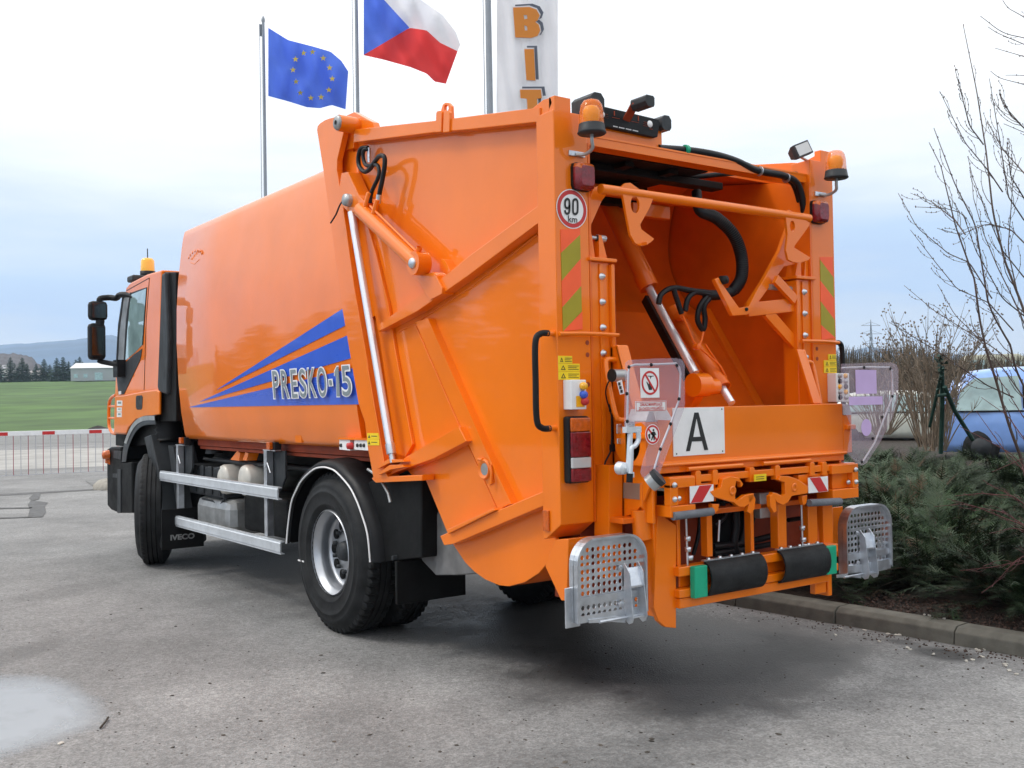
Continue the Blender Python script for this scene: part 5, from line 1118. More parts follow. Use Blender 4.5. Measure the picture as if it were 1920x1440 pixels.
for i_ in range(len(pud.data.vertices)): v_ = (1, .95, .72, .30, 0)[i_//npw]; at_.data[i_].color = (v_, v_, v_, 1)
wm = bpy.data.materials.new('water_sky_tint'); wm.use_nodes = True; t = wm.node_tree; p = t.nodes['Principled BSDF']
p.inputs['Base Color'].default_value = (.46, .50, .54, 1); p.inputs['Roughness'].default_value = .06; p.inputs['Specular IOR Level'].default_value = .8  # pale base colour stands in for bright sky mirrored in the water
a_ = t.nodes.new('ShaderNodeAttribute'); a_.attribute_name = 'film'; n_ = t.nodes.new('ShaderNodeTexNoise'); n_.inputs['Scale'].default_value = 9; n_.inputs['Detail'].default_value = 8
m_ = t.nodes.new('ShaderNodeMath'); m_.operation = 'MULTIPLY_ADD'; m_.inputs[1].default_value = .5; m_.inputs[2].default_value = -.25; t.links.new(n_.outputs[0], m_.inputs[0])
ad = t.nodes.new('ShaderNodeMath'); ad.operation = 'ADD'; t.links.new(a_.outputs['Fac'], ad.inputs[0]); t.links.new(m_.outputs[0], ad.inputs[1])
mr_ = t.nodes.new('ShaderNodeMapRange'); mr_.inputs[1].default_value = .1; mr_.inputs[2].default_value = .95; mr_.inputs[4].default_value = .66; t.links.new(ad.outputs[0], mr_.inputs[0]); t.links.new(mr_.outputs[0], p.inputs['Alpha'])
pud.data.materials.append(wm); tag(pud, kind='structure')
rg = MB()
rg.tube(smooth_path([G(203, 1345, .012), G(197, 1354, .014), G(191, 1361, .012), G(188, 1365, .01)], 3), .006, 5); tag(rg.build('twig', mat('twig_bark', (.05, .04, .03), .8)), 'short dark twig lying at the right edge of the puddle', 'twig')

# field, hills
ga_ = mat('meadow_grass', (.062, .120, .024), .9, noise=.42, nscale=.11)
def terr(D): return max(0, (min(D, 360)-78)*.0425)+max(0, (D-360)*.004)
def ray_at(px, D, z): p = far(px, 745, D); return V((p.x, p.y, z))
rows = []
for D in (76, 80, 120, 180, 250, 345): rows.append([ray_at(px, D*(1+.0002*(px if px < 900 else 900)*0), terr(D)+.02) for px in range(-1600, 3201, 160)])
o = MB(); o.loft(rows, closed=False, cap=False, sm=True); tag(o.build('meadow', ga_, fix=False), kind='structure')
rows = []
for D in (345, 360, 700, 1500, 3400): rows.append([ray_at(px, D, terr(D)+(.03 if D == 345 else 0)) for px in range(-1600, 3201, 160)])
o = MB(); o.loft(rows, closed=False, cap=False, sm=True); tag(o.build('terrain', mat('dry_verge', (.16, .13, .075), .9, noise=.2, nscale=.02), fix=False), kind='structure')
def interp(tab, x):
    for (a, b), (c, d) in zip(tab, tab[1:]):
        if a <= x <= c: return b+(d-b)*(x-a)/(c-a)
    return tab[0][1] if x < tab[0][0] else tab[-1][1]
def hill(tab, D, D0, x0, x1, st, m, name, seed=1, rough=0):
    r = random.Random(seed); rows = [[], [], [], []]
    for px in range(x0, x1+1, st):
        z = far(px, interp(tab, px), D).z+r.uniform(-rough, rough)
        rows[0].append(ray_at(px, D0, terr(D0)-1)); rows[1].append(ray_at(px, D0+(D-D0)*.5, terr(D0)+(z-terr(D0))*.6+r.uniform(-rough, rough))); rows[2].append(ray_at(px, D, z)); rows[3].append(ray_at(px, D*1.25, terr(D0)))
    o = MB(); o.loft(rows, closed=False, cap=False, sm=True); return tag(o.build(name, m, fix=False), kind='structure')
forest = mat('hazed_forest', (.055, .11, .20), .95, noise=.35, nscale=.004)  # blue of the distance haze put into the forest colour
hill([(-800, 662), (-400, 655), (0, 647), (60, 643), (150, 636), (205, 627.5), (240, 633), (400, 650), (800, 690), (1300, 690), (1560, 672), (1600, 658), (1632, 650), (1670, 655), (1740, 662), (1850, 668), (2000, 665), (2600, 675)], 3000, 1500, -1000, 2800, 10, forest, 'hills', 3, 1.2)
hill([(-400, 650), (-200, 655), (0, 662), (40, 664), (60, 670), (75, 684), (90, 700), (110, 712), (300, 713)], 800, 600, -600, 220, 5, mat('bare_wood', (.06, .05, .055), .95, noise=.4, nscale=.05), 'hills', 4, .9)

# conifers
needle = mat('spruce_needles', (.022, .050, .038), .8, noise=.4, nscale=.6); bark = mat('bark', (.06, .045, .035), .9, noise=.3)
def conifer(seed, h=9.0, w=1.9):
    r = random.Random(seed)
    t = thing('conifer_tree', 'x', 'tree', absolute=False)
    o = MB(); o.tube([(0, 0, 0), (0, 0, h*.95)], .16, 7, r1=.02); tr = o.build('trunk', bark, None); tr.parent = t
    c = MB(); n = 26
    for k in range(n):
        z = h*(.06+.92*k/n); L_ = w*(1-(k/n))**.85*(1+r.uniform(-.22, .22))+.12
        for j in range(9):
            a = r.uniform(0, 6.28); l = L_*r.uniform(.65, 1.15); d = V((math.cos(a), math.sin(a), 0)); s_ = V((-d.y, d.x, 0)); b = V((0, 0, z))
            for q in range(4):
                f0, f1 = q/4, (q+1)/4; ww = l*.17*(1-f0*.6)
                p0 = b+d*l*f0+V((0, 0, -l*.28*f0)); p1 = b+d*l*f1+V((0, 0, -l*.30*f1+.02)); dz = V((0, 0, -.18*r.uniform(.5, 1.4)))
                c.add([p0, p1, p1*1+s_*ww+dz, p0+s_*ww*1.2+dz], [(0, 1, 2, 3)]); c.add([p0, p1, p1-s_*ww+dz, p0-s_*ww*1.2+dz], [(0, 1, 2, 3)])
    c.add([V((0, .05, h)), V((-.05, -.03, h-.7)), V((.06, -.03, h-.7))], [(0, 1, 2)])
    cr2 = c.build('crown', needle, None, fix=False); cr2.parent = t
    return t
protos = [conifer(1), conifer(2), conifer(3)]
spots = [(-14, 672, 'cut by the left edge of the photo'), (2, 682, 'short one just inside the left edge'), (20, 668, 'tall pointed one, second group from the left edge'), (33, 690, 'low bushy one between two taller spruces'), (42, 668, 'tall narrow one left of the wide gap'), (51, 680, 'middling one beside the wide gap'), (68, 681, 'squat one right of the wide gap'), (83, 671, 'tall one at the middle of the row'), (94, 682, 'low one at the middle of the row'), (107, 669, 'tall one right of the middle of the row'), (119, 667, 'tallest spire of the row, with a forked shoulder'), (129, 676, 'middling one left of the last pair'), (143, 672, 'left tree of the last pair by the warehouse'), (150, 667, 'last tall tree before the warehouse')]
for i, (px, pt, lab) in enumerate(spots):
    c = protos[i] if i < 3 else copy_tree(protos[i % 3])
    D = 338+(i*37 % 9); b = ray_at(px, D, terr(D)); top = far(px, pt, D).z; s_ = (top-b.z)/9.0
    c.location = b; c.scale = (s_*1.75, s_*1.75, s_); c.rotation_euler.z = i*1.7
    tag(c, 'dark conifer beyond the meadow, '+lab, 'tree', 'conifers in a row beyond the meadow')
# unseen trees added left of the view for the truck's side to mirror
for i, (az, d, h) in enumerate([(-19, 52, 4.5), (-22, 50, 6), (-25.5, 47, 6.5), (-28, 46, 7.5), (-30.5, 45, 6.5), (-33, 44, 7), (-37, 42, 8.5), (-40, 45, 6.5), (-44, 41, 9), (-48, 43, 7.5)]):
    c = copy_tree(protos[i % 3]); c.location = (math.sin(R(az))*d, math.cos(R(az))*d, 0); s_ = h/9; c.scale = (s_*3.2, s_*3.2, s_); c.rotation_euler.z = i
    tag(c, 'unseen dark spruce left of the gate, added for the truck side to mirror', 'tree', 'unseen spruces left of the gate')
def house(name, label, loc, rz, W_, D_, H_, wall, roof, rh, wins, cat='building'):
    t = thing(name, label, cat, absolute=False); t.location = loc; t.rotation_euler.z = rz
    o = MB(); o.box((-W_/2, -D_/2, 0), (W_/2, D_/2, H_)); x = o.build('wall', wall, None); x.parent = t
    o = MB(); o.prism([V((-W_/2-.3, -D_/2-.3, H_+.004)), V((-W_/2-.3, D_/2+.3, H_+.004)), V((-W_/2-.3, 0, H_+rh))], (W_+.6, 0, 0)); x = o.build('roof', roof, None); x.parent = t
    for (wx, wz, ww, wh) in wins:
        o = MB(); o.box((wx-ww/2, -D_/2-.05, wz), (wx+ww/2, -D_/2-.0, wz+wh)); x = o.build('window', M['glass'], None); x.parent = t
    return t
gb = house('unseen_hall', 'unseen long dark hall added behind the camera for the rear panels to mirror', (2, -36, 0), math.pi, 80, 14, 5.6, mat('hall_cladding', (.10, .085, .07), .8, noise=.2), mat('hall_roof', (.08, .08, .085), .8), 1.4, [(-30+6*k, 1.2, 3.4, 2.0) for k in range(11)])  # hall added out of view to darken rear reflections and the hopper
# warehouse, small houses
D = 330; b = ray_at(190, D, terr(D)); ry_ = math.atan2(rt.y, rt.x)
wb = house('warehouse', 'long grey warehouse with a pale roof beyond the meadow, half hidden by the mirror', b, ry_+.1, 15, 12, 4.0, mat('warehouse_wall', (.34, .36, .38), .8), mat('pale_roof', (.62, .63, .64), .6), 1.9, [(-6, 1, 1.2, 1.2), (-3, 1, 1.2, 1.2), (1, .2, 2.4, 2.4)])
b = ray_at(4, 360, terr(360)); house('house', 'small white house between the conifers at the left edge', b, ry_, 7, 5, 4.2, mat('white_render', (.6, .6, .58), .8), mat('grey_roof', (.3, .3, .32), .8), 1.6, [(-1.5, 1.5, 1, 1), (1.5, 1.5, 1, 1)])
b = ray_at(60, 362, terr(362)); house('house', 'low white house seen in the wide gap of the conifer row', b, ry_, 8, 5, 2.5, mat('white_render2', (.55, .55, .53), .8), mat('grey_roof2', (.3, .28, .28), .8), 1.2, [(-2, 1, 1, 1), (2, 1, 1, 1)])
# bare shrubs beside the warehouse, a molehill
o = MB(); p = G(184, 800, .0); p = ray_at(183, 80, terr(80))
o.lathe([(0, .33), (.3, .28), (.6, .14), (.9, .03), (1.1, -.05)], p, (0, 0, 1), 14); mh = tag(o.build('molehill', mat('dark_soil', (.025, .02, .018), .95, noise=.4)), 'dark molehill at the near edge of the meadow', 'molehill')
tx = bpy.data.textures.new('soil_clouds', 'CLOUDS'); tx.noise_scale = .35
dm = mh.modifiers.new('lumps', 'DISPLACE'); dm.texture = tx; dm.strength = .2

# lattice pylon
o = MB(); b = ray_at(1636, 700, terr(700)); hz_ = far(1636, 599, 700).z-b.z
q4 = [V((a, c_, 0)) for a, c_ in ((-1, -1), (1, -1), (1, 1), (-1, 1))]
for i in range(4):
    o.tube([q4[i]*2.2, q4[i]*.5+V((0, 0, hz_*.7)), V((0, 0, hz_))], .16, 4)
    for k in range(8):
        f = lambda k_: q4[i]*(2.2-1.7*min(1, k_/8/.7))+V((0, 0, hz_*k_/8)); g_ = lambda k_: q4[(i+1) % 4]*(2.2-1.7*min(1, k_/8/.7))+V((0, 0, hz_*k_/8))
        if k < 6: o.tube([f(k), g_(k+1)], .09, 3)
for z, l in ((.9, 6.5), (.76, 7.5), (.60, 5.5)): o.tube([rt*l+V((0, 0, hz_*z)), -rt*l+V((0, 0, hz_*z))], .16, 4); o.tube([rt*l+V((0, 0, hz_*z)), V((0, 0, hz_*(z+.06)))], .1, 3); o.tube([-rt*l+V((0, 0, hz_*z)), V((0, 0, hz_*(z+.06)))], .1, 3)
py_ = o.build('power_pylon', mat('pylon_steel', (.10, .12, .15), .7)); py_.location = b; tag(py_, 'grey lattice power pylon on the skyline right of the truck', 'pylon')

# ---- barrier across the entrance
P0, P1 = G(0, 892.5, .1), G(200, 883, .1); u_ = (P1-P0); u_.z = 0; u_.normalize()
def bpt(px, z):   # point of the barrier's plane at photo column px
    d = rt*((px-960)/FPX)+fw-up*(150/FPX)*-1*0; n_ = V((-u_.y, u_.x, 0)); t_ = (P0-CAM).dot(n_)/d.dot(n_); p = CAM+d*t_; return V((p.x, p.y, z))
bt = thing('barrier_gate', 'white boom barrier with red blocks and a hanging skirt of bars across the entrance', 'barrier', bpt(-60, 0))
zb1 = on(100, 806.5, 1, bpt(100, 0).y).z; A_, B_ = bpt(-160, zb1-.06), bpt(330, zb1-.06)
o = MB(); o.beam(A_, B_, .06, .115); o.build('boom', M['white'], bt, .006)
for a in (-98, -10, 78, 166, 254):
    o = MB(); o.beam(bpt(a, zb1-.065), bpt(a+23.5, zb1-.065), .066, .085); o.build('red_block', M['red'], bt)
o1, o2_ = MB(), MB(); k = 0; px = -158.0
redbar = mat('red_bar_paint', (.34, .10, .12), .5); greybar = mat('grey_bar_paint', (.42, .43, .46), .5)
while px < 325:
    ob_ = MB(); ob_.tube([bpt(px, .1), bpt(px, zb1-.1)], .0085, 6); ob_.build('skirt_bar', redbar if k % 2 else greybar, bt); px += 14.0; k += 1
o2_.tube([bpt(-158, .1), bpt(322, .1)], .008, 6)
o2_.build('skirt_rail', greybar, bt)
o = MB(); o.box(bpt(-175, 0)+V((-.2, -.2, 0)), bpt(-175, 1.15)+V((.2, .2, 0))); o.build('barrier_post', M['white'], bt, .02)
# stone beside the barrier
o = MB(); p = G(203, 917); o.lathe([(0, .24), (.16, .20), (.28, .10), (.33, 0), (.3, -.1)], p, (0, 0, 1), 9, mod=lambda i, j: 1+.18*math.sin(j*2.3+i)); tag(o.build('stone', mat('pale_stone', (.32, .30, .26), .9, noise=.2)), 'pale rounded kerbside stone left of the cab', 'stone')
gq('gravel_patch', [(160, 901), (175, 897), (215, 897), (215, 917), (190, 919), (170, 908)], .012, 'road_dark')

# ---- flagpoles, flags, banner
pole_m = mat('pole_grey', (.28, .31, .34), .4, .3)
def cloth(name, col, tr=.35):
    m = bpy.data.materials.new(name); m.use_nodes = True; t = m.node_tree; t.nodes.clear()
    out = N('ShaderNodeOutputMaterial', t); a = N('ShaderNodeBsdfDiffuse', t); b2 = N('ShaderNodeBsdfTranslucent', t); mxx = N('ShaderNodeMixShader', t); mxx.inputs[0].default_value = tr
    tcn = N('ShaderNodeTexCoord', t); wv = N('ShaderNodeTexNoise', t); wv.inputs['Scale'].default_value = 3; r_ = N('ShaderNodeValToRGB', t)
    r_.color_ramp.elements[0].color = (*[x*.93 for x in col], 1); r_.color_ramp.elements[1].color = (*[min(1, x*1.05) for x in col], 1)
    t.links.new(tcn.outputs['Object'], wv.inputs[0]); t.links.new(wv.outputs[0], r_.inputs[0])
    for s_ in (a, b2): t.links.new(r_.outputs[0], s_.inputs[0])
    t.links.new(a.outputs[0], mxx.inputs[1]); t.links.new(b2.outputs[0], mxx.inputs[2]); t.links.new(mxx.outputs[0], out.inputs[0]); return m
CB, CR, CW, CY = cloth('flag_blue', (.13, .24, .82), .5), cloth('flag_red', (.85, .09, .09), .5), cloth('flag_white', (.90, .90, .92), .5), cloth('star_yellow', (.85, .66, .12))
def pole(px, D, ytop, label, r=.034):
    b = far(px, 700, D); t = thing('flagpole', label, 'flagpole', (b.x, b.y, 0)); zt = far(px, ytop, D).z
    o = MB(); o.tube([V((b.x, b.y, 0)), V((b.x, b.y, zt*.5)), V((b.x, b.y, zt))], r*1.5, 14, r1=r); o.build('pole', pole_m, t)
    o = MB(); o.lathe([(0, .12), (.03, .09), (.045, .02), (.045, -.02)], V((b.x, b.y, zt)), (0, 0, 1), 12); o.box(V((b.x, b.y, zt))+rt*-.10+V((0, 0, -.38)), V((b.x, b.y, zt))+rt*-.05+V((.03, .03, -.08))); o.build('finial', pole_m, t)
    o = MB(); o.tube([V((b.x, b.y, 1.2))-rt*.09, V((b.x, b.y, zt-.2))-rt*.09], .008, 5); o.build('halyard', pole_m, t)
    return b
def resample(pts, n):
    L_ = [0]
    for a, b in zip(pts, pts[1:]): L_.append(L_[-1]+math.hypot(b[0]-a[0], b[1]-a[1])+1e-6)
    out = []
    for i in range(n+1):
        s_ = L_[-1]*i/n
        for k in range(len(pts)-1):
            if s_ <= L_[k+1]+1e-9: f = (s_-L_[k])/(L_[k+1]-L_[k]); out.append((pts[k][0]+(pts[k+1][0]-pts[k][0])*f, pts[k][1]+(pts[k+1][1]-pts[k][1])*f)); break
    return out
def patch(name, top, bot, df, m, par=None, n=40, k=24, off=0):
    T_, B_ = resample(top, n), resample(bot, n); o = MB(); rows = []
    for j in range(k+1):
        f = j/k; rows.append([far(a[0]+(b[0]-a[0])*f, a[1]+(b[1]-a[1])*f, df(a[0]+(b[0]-a[0])*f, a[1]+(b[1]-a[1])*f)-off) for a, b in zip(T_, B_)])
    o.loft(rows, closed=False, cap=False, sm=True); return o.build(name, m, par, fix=False)
D1 = 25; pole(502, D1, 34, 'grey flagpole flying the blue flag with yellow stars')
fd1 = lambda x, y: D1+.28*math.sin((x-505)*.065+(y-50)*.028)*min(1, (x-500)/40)+.12*math.sin((x-505)*.13-(y-60)*.05)+(x-505)*.004
ft = thing('flag', 'blue flag with a ring of twelve yellow stars on the left pole', 'flag', far(504, 120, D1))
patch('flag_cloth', [(503, 52), (540, 75), (590, 88), (620, 97), (640, 114), (653, 134)], [(503, 180), (540, 190), (575, 201), (600, 203), (622, 197), (648, 205)], fd1, CB, ft)
for sx_, sy_ in ((554, 111), (569, 99.5), (586, 97.5), (606, 109), (618, 127), (623, 147.6), (616.6, 168.6), (602, 182), (582.7, 183.7), (563, 174), (555, 153), (549.4, 131)):
    o = MB(); o.add([far(sx_+r_*math.sin(a), sy_-r_*math.cos(a), fd1(sx_, sy_)-.09) for k in range(10) for r_, a in [((6.2 if k % 2 == 0 else 2.5), k*math.pi/5)]], [tuple(range(10))]); o.build('star', CY, ft, fix=False)
D2 = 22; pole(678, D2, -75, 'grey flagpole flying the white, red and blue flag')
fd2 = lambda x, y: D2+.28*math.sin((x-682)*.05+(y)*.03)*min(1, (x-675)/40)+.12*math.sin((x-682)*.12-(y)*.06)+(x-682)*.003
ft = thing('flag', 'white and red flag with a blue triangle on the middle pole', 'flag', far(681, 60, D2))
patch('blue_triangle', [(682, -42), (768, 52)], [(682, 103), (768, 52.1)], fd2, CB, ft, 20, 24)
patch('white_band', [(682, -42), (735, -27), (790, 0), (830, 28), (855, 60), (863, 84)], [(682, -41.5), (768, 52), (800, 57), (825, 80), (858, 96)], fd2, CW, ft)
patch('red_band', [(682, 103), (768, 52), (800, 57), (825, 80), (858, 96)], [(682, 103.5), (720, 112), (770, 126), (800, 138), (815, 153), (836, 157)], fd2, CR, ft)
D3 = 18; pole(927, D3, -90, 'thick grey pole carrying the tall white banner', .05)
fd3 = lambda x, y: D3+.05*math.sin((x-930)*.09+y*.012)+.03*math.sin(x*.21-y*.03)
ft = thing('banner', 'tall white advertising banner with orange letters B I T one below another', 'banner', far(990, 100, D3))
patch('banner_cloth', [(932, -80), (1046, -80)], [(930, 520), (1046, 520)], lambda x, y: fd3(x, y), CW, ft, 30, 60)
OR2, GR2, WH2 = cloth('banner_orange', (.85, .36, .09), .3), cloth('banner_grey', (.16, .18, .22), .2), cloth('banner_letter_rim', (.85, .85, .85))
GL = {'B': ([(962, 14), (993, 13), (1006, 18), (1012, 29), (1008, 38), (1003, 41), (1010, 46), (1013, 57), (1008, 67), (996, 71), (966, 70)], [[(982, 28), (988, 28), (989, 35), (983, 36)], [(983, 47), (988, 49), (989, 57), (984, 57)]]),
      'I': ([(983, 92), (1001, 92), (1004, 151), (987, 150)], []), 'T': ([(975, 168), (1014, 168), (1016, 184), (1007, 185), (1009, 226), (990, 226), (988, 185), (976, 184)], [])}
for ch, (po, hs_) in GL.items():
    cx_ = sum(p[0] for p in po)/len(po); cy_ = sum(p[1] for p in po)/len(po)
    for mm, dx, dy, gf, zz, hh in ((GR2, 5.5, -4, 2.2, .10, []), (WH2, 0, 0, 2.8, .11, []), (OR2, 0, 0, 0, .12, hs_), (WH2, 0, 0, -9, .118, None)):
        if hh is None: continue
        def gp(p): 
            l = math.hypot(p[0]-cx_, p[1]-cy_)+1e-6; return far(p[0]+(p[0]-cx_)/l*gf+dx, p[1]+(p[1]-cy_)/l*gf+dy, D3-zz)
        o = MB(); o.prism([gp(p) for p in po], fw*.004, holes=[[far(a, b, D3-zz) for a, b in h] for h in hh]); o.build('letter', mm, ft)
for ch, x0, x1, y0, y1 in ():
    for mm, dx, dy, gf, zz in ((GR2, 7, -4, 1.5, .10), (WH2, 0, 0, 3.2, .115), (OR2, 0, 0, 0, .13)):
        c_ = [far(x0-gf+dx, y1+gf+dy, D3-zz), far(x1+gf+dx, y1+gf+dy, D3-zz), far(x0-gf+dx, y0-gf+dy, D3-zz)]
        if ch == 'I':
            o = MB(); ax_ = [far(x0-gf+dx, y1+gf+dy, D3-zz), far(x1+gf+dx, y1+gf+dy, D3-zz), far(x1-2+gf+dx, y0-gf+dy, D3-zz), far(x0-2-gf+dx, y0-gf+dy, D3-zz)]; o.add(ax_, [(0, 1, 2, 3)]); o.build('letter', mm, ft, fix=False)
        else: text('letter', ch, c_, mm, ft, .06, .002)

# ---- kerb and planting bed
kx = lambda y: 1.93-.062*max(-6, min(y, 1.8))
rnd = random.Random(77)
M['kerb'] = mat('kerb_concrete', (.155, .15, .125), .85, noise=.22, nscale=9, bump=(.3, 45))
kb = thing('kerb', 'weathered concrete kerb along the planting bed', 'kerb', (1.8, 3, 0)); del kb['category'], kb['label']; kb['kind'] = 'structure'
y = -4.92
while y < 13:
    y1 = y+.92; rows = []
    jx, jz = rnd.uniform(-.007, .007), rnd.uniform(-.005, .004)
    for yy in (y+.006, y1-.006):
        x = kx(yy)+jx+(yy-y)*jz; rows.append([V((x, yy, -.05)), V((x+.012, yy, .085+jz)), V((x+.05, yy, .118+jz)), V((x+.185, yy, .125+jz)), V((x+.19, yy, -.05))])
    o = MB(); o.loft(rows, sm=False); o.build('kerb_stone', M['kerb'], kb, .008); y = y1
bed = MB(); rnd = random.Random(3); rows = []
xs_ = [0, .3, .6, 1, 1.5, 2.2, 3, 4, 6, 9, 14, 22, 40]; ys_ = [-9+i*.35 for i in range(20)]+[-2+i*.25 for i in range(24)]+[4+i for i in range(15)]
def bedz(d): return .10+min(d*.036, .45)
for yy in ys_: rows.append([V((kx(yy)+.175+d, yy, bedz(d)+(rnd.uniform(-.02, .02) if d > 0 else -.01))) for d in xs_])
bed.loft(rows, closed=False, cap=False); tag(bed.build('planting_bed', mat('mulch_soil', (.035, .026, .02), .95, noise=.7, nscale=14, bump=(1, 30, .03)), fix=False), kind='structure')
bo_ = bpy.data.objects['planting_bed']
if bo_.data.polygons[0].normal.z < 0: bo_.data.flip_normals()
# litter: pale chips and dark crumbs along the kerb
o = MB(); rnd = random.Random(8)
chips = [(1737, 1154), (1742, 1155), (1769, 1161), (1667, 1190), (1681, 1192), (1689, 1192), (1649, 1204), (1698, 1216), (1706, 1219), (1566, 1192), (1577, 1179), (1800, 1196), (1830, 1219), (1835, 1221), (1840, 1233), (1848, 1219), (1812, 1241), (1822, 1239), (1885, 1250), (1890, 1258), (1887, 1247), (1905, 1266), (1751, 1228), (1624, 1183), (113, 1396)]
for i, (px, py) in enumerate(chips):
    kerbtop = py < 1175 and px > 1700; p = G(px, py, .125 if kerbtop else .0)
    for k in range(2):
        q = p+V((rnd.uniform(-.012, .012), rnd.uniform(-.012, .012), .006)); s_ = rnd.uniform(.008, .016)
        o.lathe([(0, .006), (s_, .002), (s_*.8, -.006)], q, (rnd.uniform(-.3, .3), rnd.uniform(-.3, .3), 1), 5, sm=False)
tag(o.build('stone_chips', mat('chip_white', (.55, .52, .46), .8), split=False), kind='stuff')
o = MB()
for i in range(260):
    yy = rnd.gauss(-.3, .8); x = kx(yy)-abs(rnd.gauss(0, .16))-.01; s_ = rnd.uniform(.003, .009)
    o.lathe([(0, s_*.8), (s_, .001), (s_, -.003)], (x, yy, .003), (rnd.uniform(-.3, .3), .1, 1), 5, sm=False)
for i in range(900):
    yy = rnd.uniform(-1.6, .7); x = kx(yy)+.2+rnd.uniform(0, .6); s_ = rnd.uniform(.004, .016)
    o.lathe([(0, s_*.7), (s_, .001), (s_, -.006)], (x, yy, bedz(x-kx(yy)-.18)+.01), (rnd.uniform(-.5, .5), rnd.uniform(-.5, .5), 1), 4, sm=False)
tag(o.build('bark_mulch', mat('mulch_chip', (.07, .045, .035), .9, noise=.8, nscale=30), fix=False), kind='stuff')

o = MB(); rnd = random.Random(31)
for i in range(420):
    p = G(rnd.uniform(-20, 1900), 1060+380*rnd.random()**.8, .001)
    if p.x > kx(p.y)-.05: continue
    s_ = rnd.uniform(.003, .008) if rnd.random() < .93 else rnd.uniform(.01, .018)
    o.lathe([(0, s_*.35), (s_, .001), (s_*.8, -.003)], p, (rnd.uniform(-.3, .3), rnd.uniform(-.3, .3), 1), 5, sm=False)
tag(o.build('grit', mat('grit_dark', (.07, .06, .05), .9, noise=.9, nscale=3), fix=False), kind='stuff')
# ---- junipers
jm1 = mat('juniper_green', (.020, .046, .014), .75, noise=.55, nscale=2.5); jm2 = mat('juniper_grey_green', (.048, .074, .040), .75, noise=.35, nscale=2.5); jm4 = mat('juniper_dead', (.085, .06, .035), .85, noise=.4); jm3 = mat('juniper_shade', (.009, .016, .008), .8, noise=.4)
def juniper(seed, grey=.3):
    r = random.Random(seed); t = thing('juniper_shrub', 'x', 'shrub', absolute=False)
    st = MB(); c = MB()
    arms = []
    for i in range(46):
        a = r.uniform(0, 6.28); el_ = r.uniform(.15, 1.0); L_ = r.uniform(.7, 1.15)
        d = V((math.cos(a)*math.cos(el_), math.sin(a)*math.cos(el_), math.sin(el_)*.75)); pth = [V((0, 0, .02)), d*L_*.5+V((0, 0, .06)), d*L_+V((0, 0, -.10*L_))]
        sp_ = smooth_path(pth, 5); st.tube(sp_, .012, 5, r1=.003, cap=False); arms.append(sp_)
    for sp_ in arms:
        for k in range(2, len(sp_)):
            for rep in range(6):
                b = sp_[k]+V((r.uniform(-.06, .06), r.uniform(-.06, .06), r.uniform(-.04, .05)))
                base = (sp_[k]-sp_[k-1]).normalized(); d = (base+V((r.uniform(-.9, .9), r.uniform(-.9, .9), r.uniform(-.25, .65)))).normalized()
                L_ = r.uniform(.12, .27); side = d.cross(V((0, 0, 1))); side = side.normalized() if side.length > .1 else V((1, 0, 0)); u2 = side.cross(d)
                mi = 1 if r.random() < grey+.25*(sp_[k].z > .35) else (2 if sp_[k].z < .2 and r.random() < .5 else 0)  # paler sprays high, darker ones low: light and shade put into colour
                if r.random() < .07: mi = 3
                n = 7
                for q in range(n):
                    f = q/n; p = b+d*L_*f+V((0, 0, -.10*L_*f*f)); l = L_*.36*(1-f*.75)*r.uniform(.7, 1.2)
                    for sgn in (-1, 1):
                        tip = p+(d*.75+side*sgn*.75+u2*r.uniform(-.25, .35)).normalized()*l; wv = (tip-p).cross(u2).normalized()*l*.085
                        c.add([p-wv, p+wv, tip+wv*.25, tip-wv*.25], [(0, 1, 2, 3)], mi)
                tip = b+d*L_*1.15; wv = side*.006; c.add([b-wv, b+wv, tip], [(0, 1, 2)], mi)
    s_o = st.build('branches', bark, None, fix=False); s_o.parent = t
    c_o = c.build('foliage', [jm1, jm2, jm3, jm4], None, fix=False); c_o.parent = t
    return t
jp = [juniper(11, .15), juniper(12, .45), juniper(13, .25)]
J = [(2.75, 1.55, .95, .85, 0, 'low dark juniper spreading behind the right-hand folded step'), (3.35, .55, 1.0, .85, 0, 'dark green juniper in front, nearest the kerb joint'), (4.3, -.35, 1.0, .8, 2, 'juniper at the right edge of the photo nearest the kerb'), (4.3, 1.3, 1.15, 1.0, 2, 'juniper with fresh green tips in the middle of the bed'), (3.6, 2.9, 1.2, 1.2, 1, 'grey green juniper right behind the splash guard'), (5.7, .4, 1.2, 1.0, 0, 'dark juniper at the right edge, second from the kerb'), (5.4, 2.1, 1.3, 1.15, 1, 'pale grey juniper in the middle behind the green one'), (7.2, 1.3, 1.4, 1.1, 2, 'juniper below the blue car at the right edge'), (5.0, 4.0, 1.35, 1.15, 1, 'greyish juniper touching the truck outline at the back of the bed'), (7.2, 3.4, 1.45, 1.1, 1, 'pale juniper at the foot of the seed-head bush'), (9.2, 2.8, 1.6, 1.1, 2, 'farthest juniper, under the bare tree at the right edge'), (2.6, 3.4, .95, 1.0, 0, 'dark juniper glimpsed through the tipper frame'), (9.0, 5.2, 1.6, 1.1, 1, 'far juniper between the stakes and the white car'), (2.95, -.35, .8, .7, 0, 'small dark juniper beside the bare soil at the kerb'), (3.5, -1.2, .95, .8, 2, 'juniper under the red twigs at the right edge'), (5.3, -.9, 1.2, 1.0, 0, 'tall dark juniper at the right edge behind the red twigs')]
usd = set()
for x, y, s_, h_, k, lab in J:
    c = jp[k] if k not in usd else copy_tree(jp[k]); usd.add(k)
    c.location = (x, y, bedz(x-2.1)); c.scale = (s_, s_, h_*.92); c.rotation_euler.z = x*3+y; tag(c, lab, 'juniper', 'spreading junipers in the planting bed')

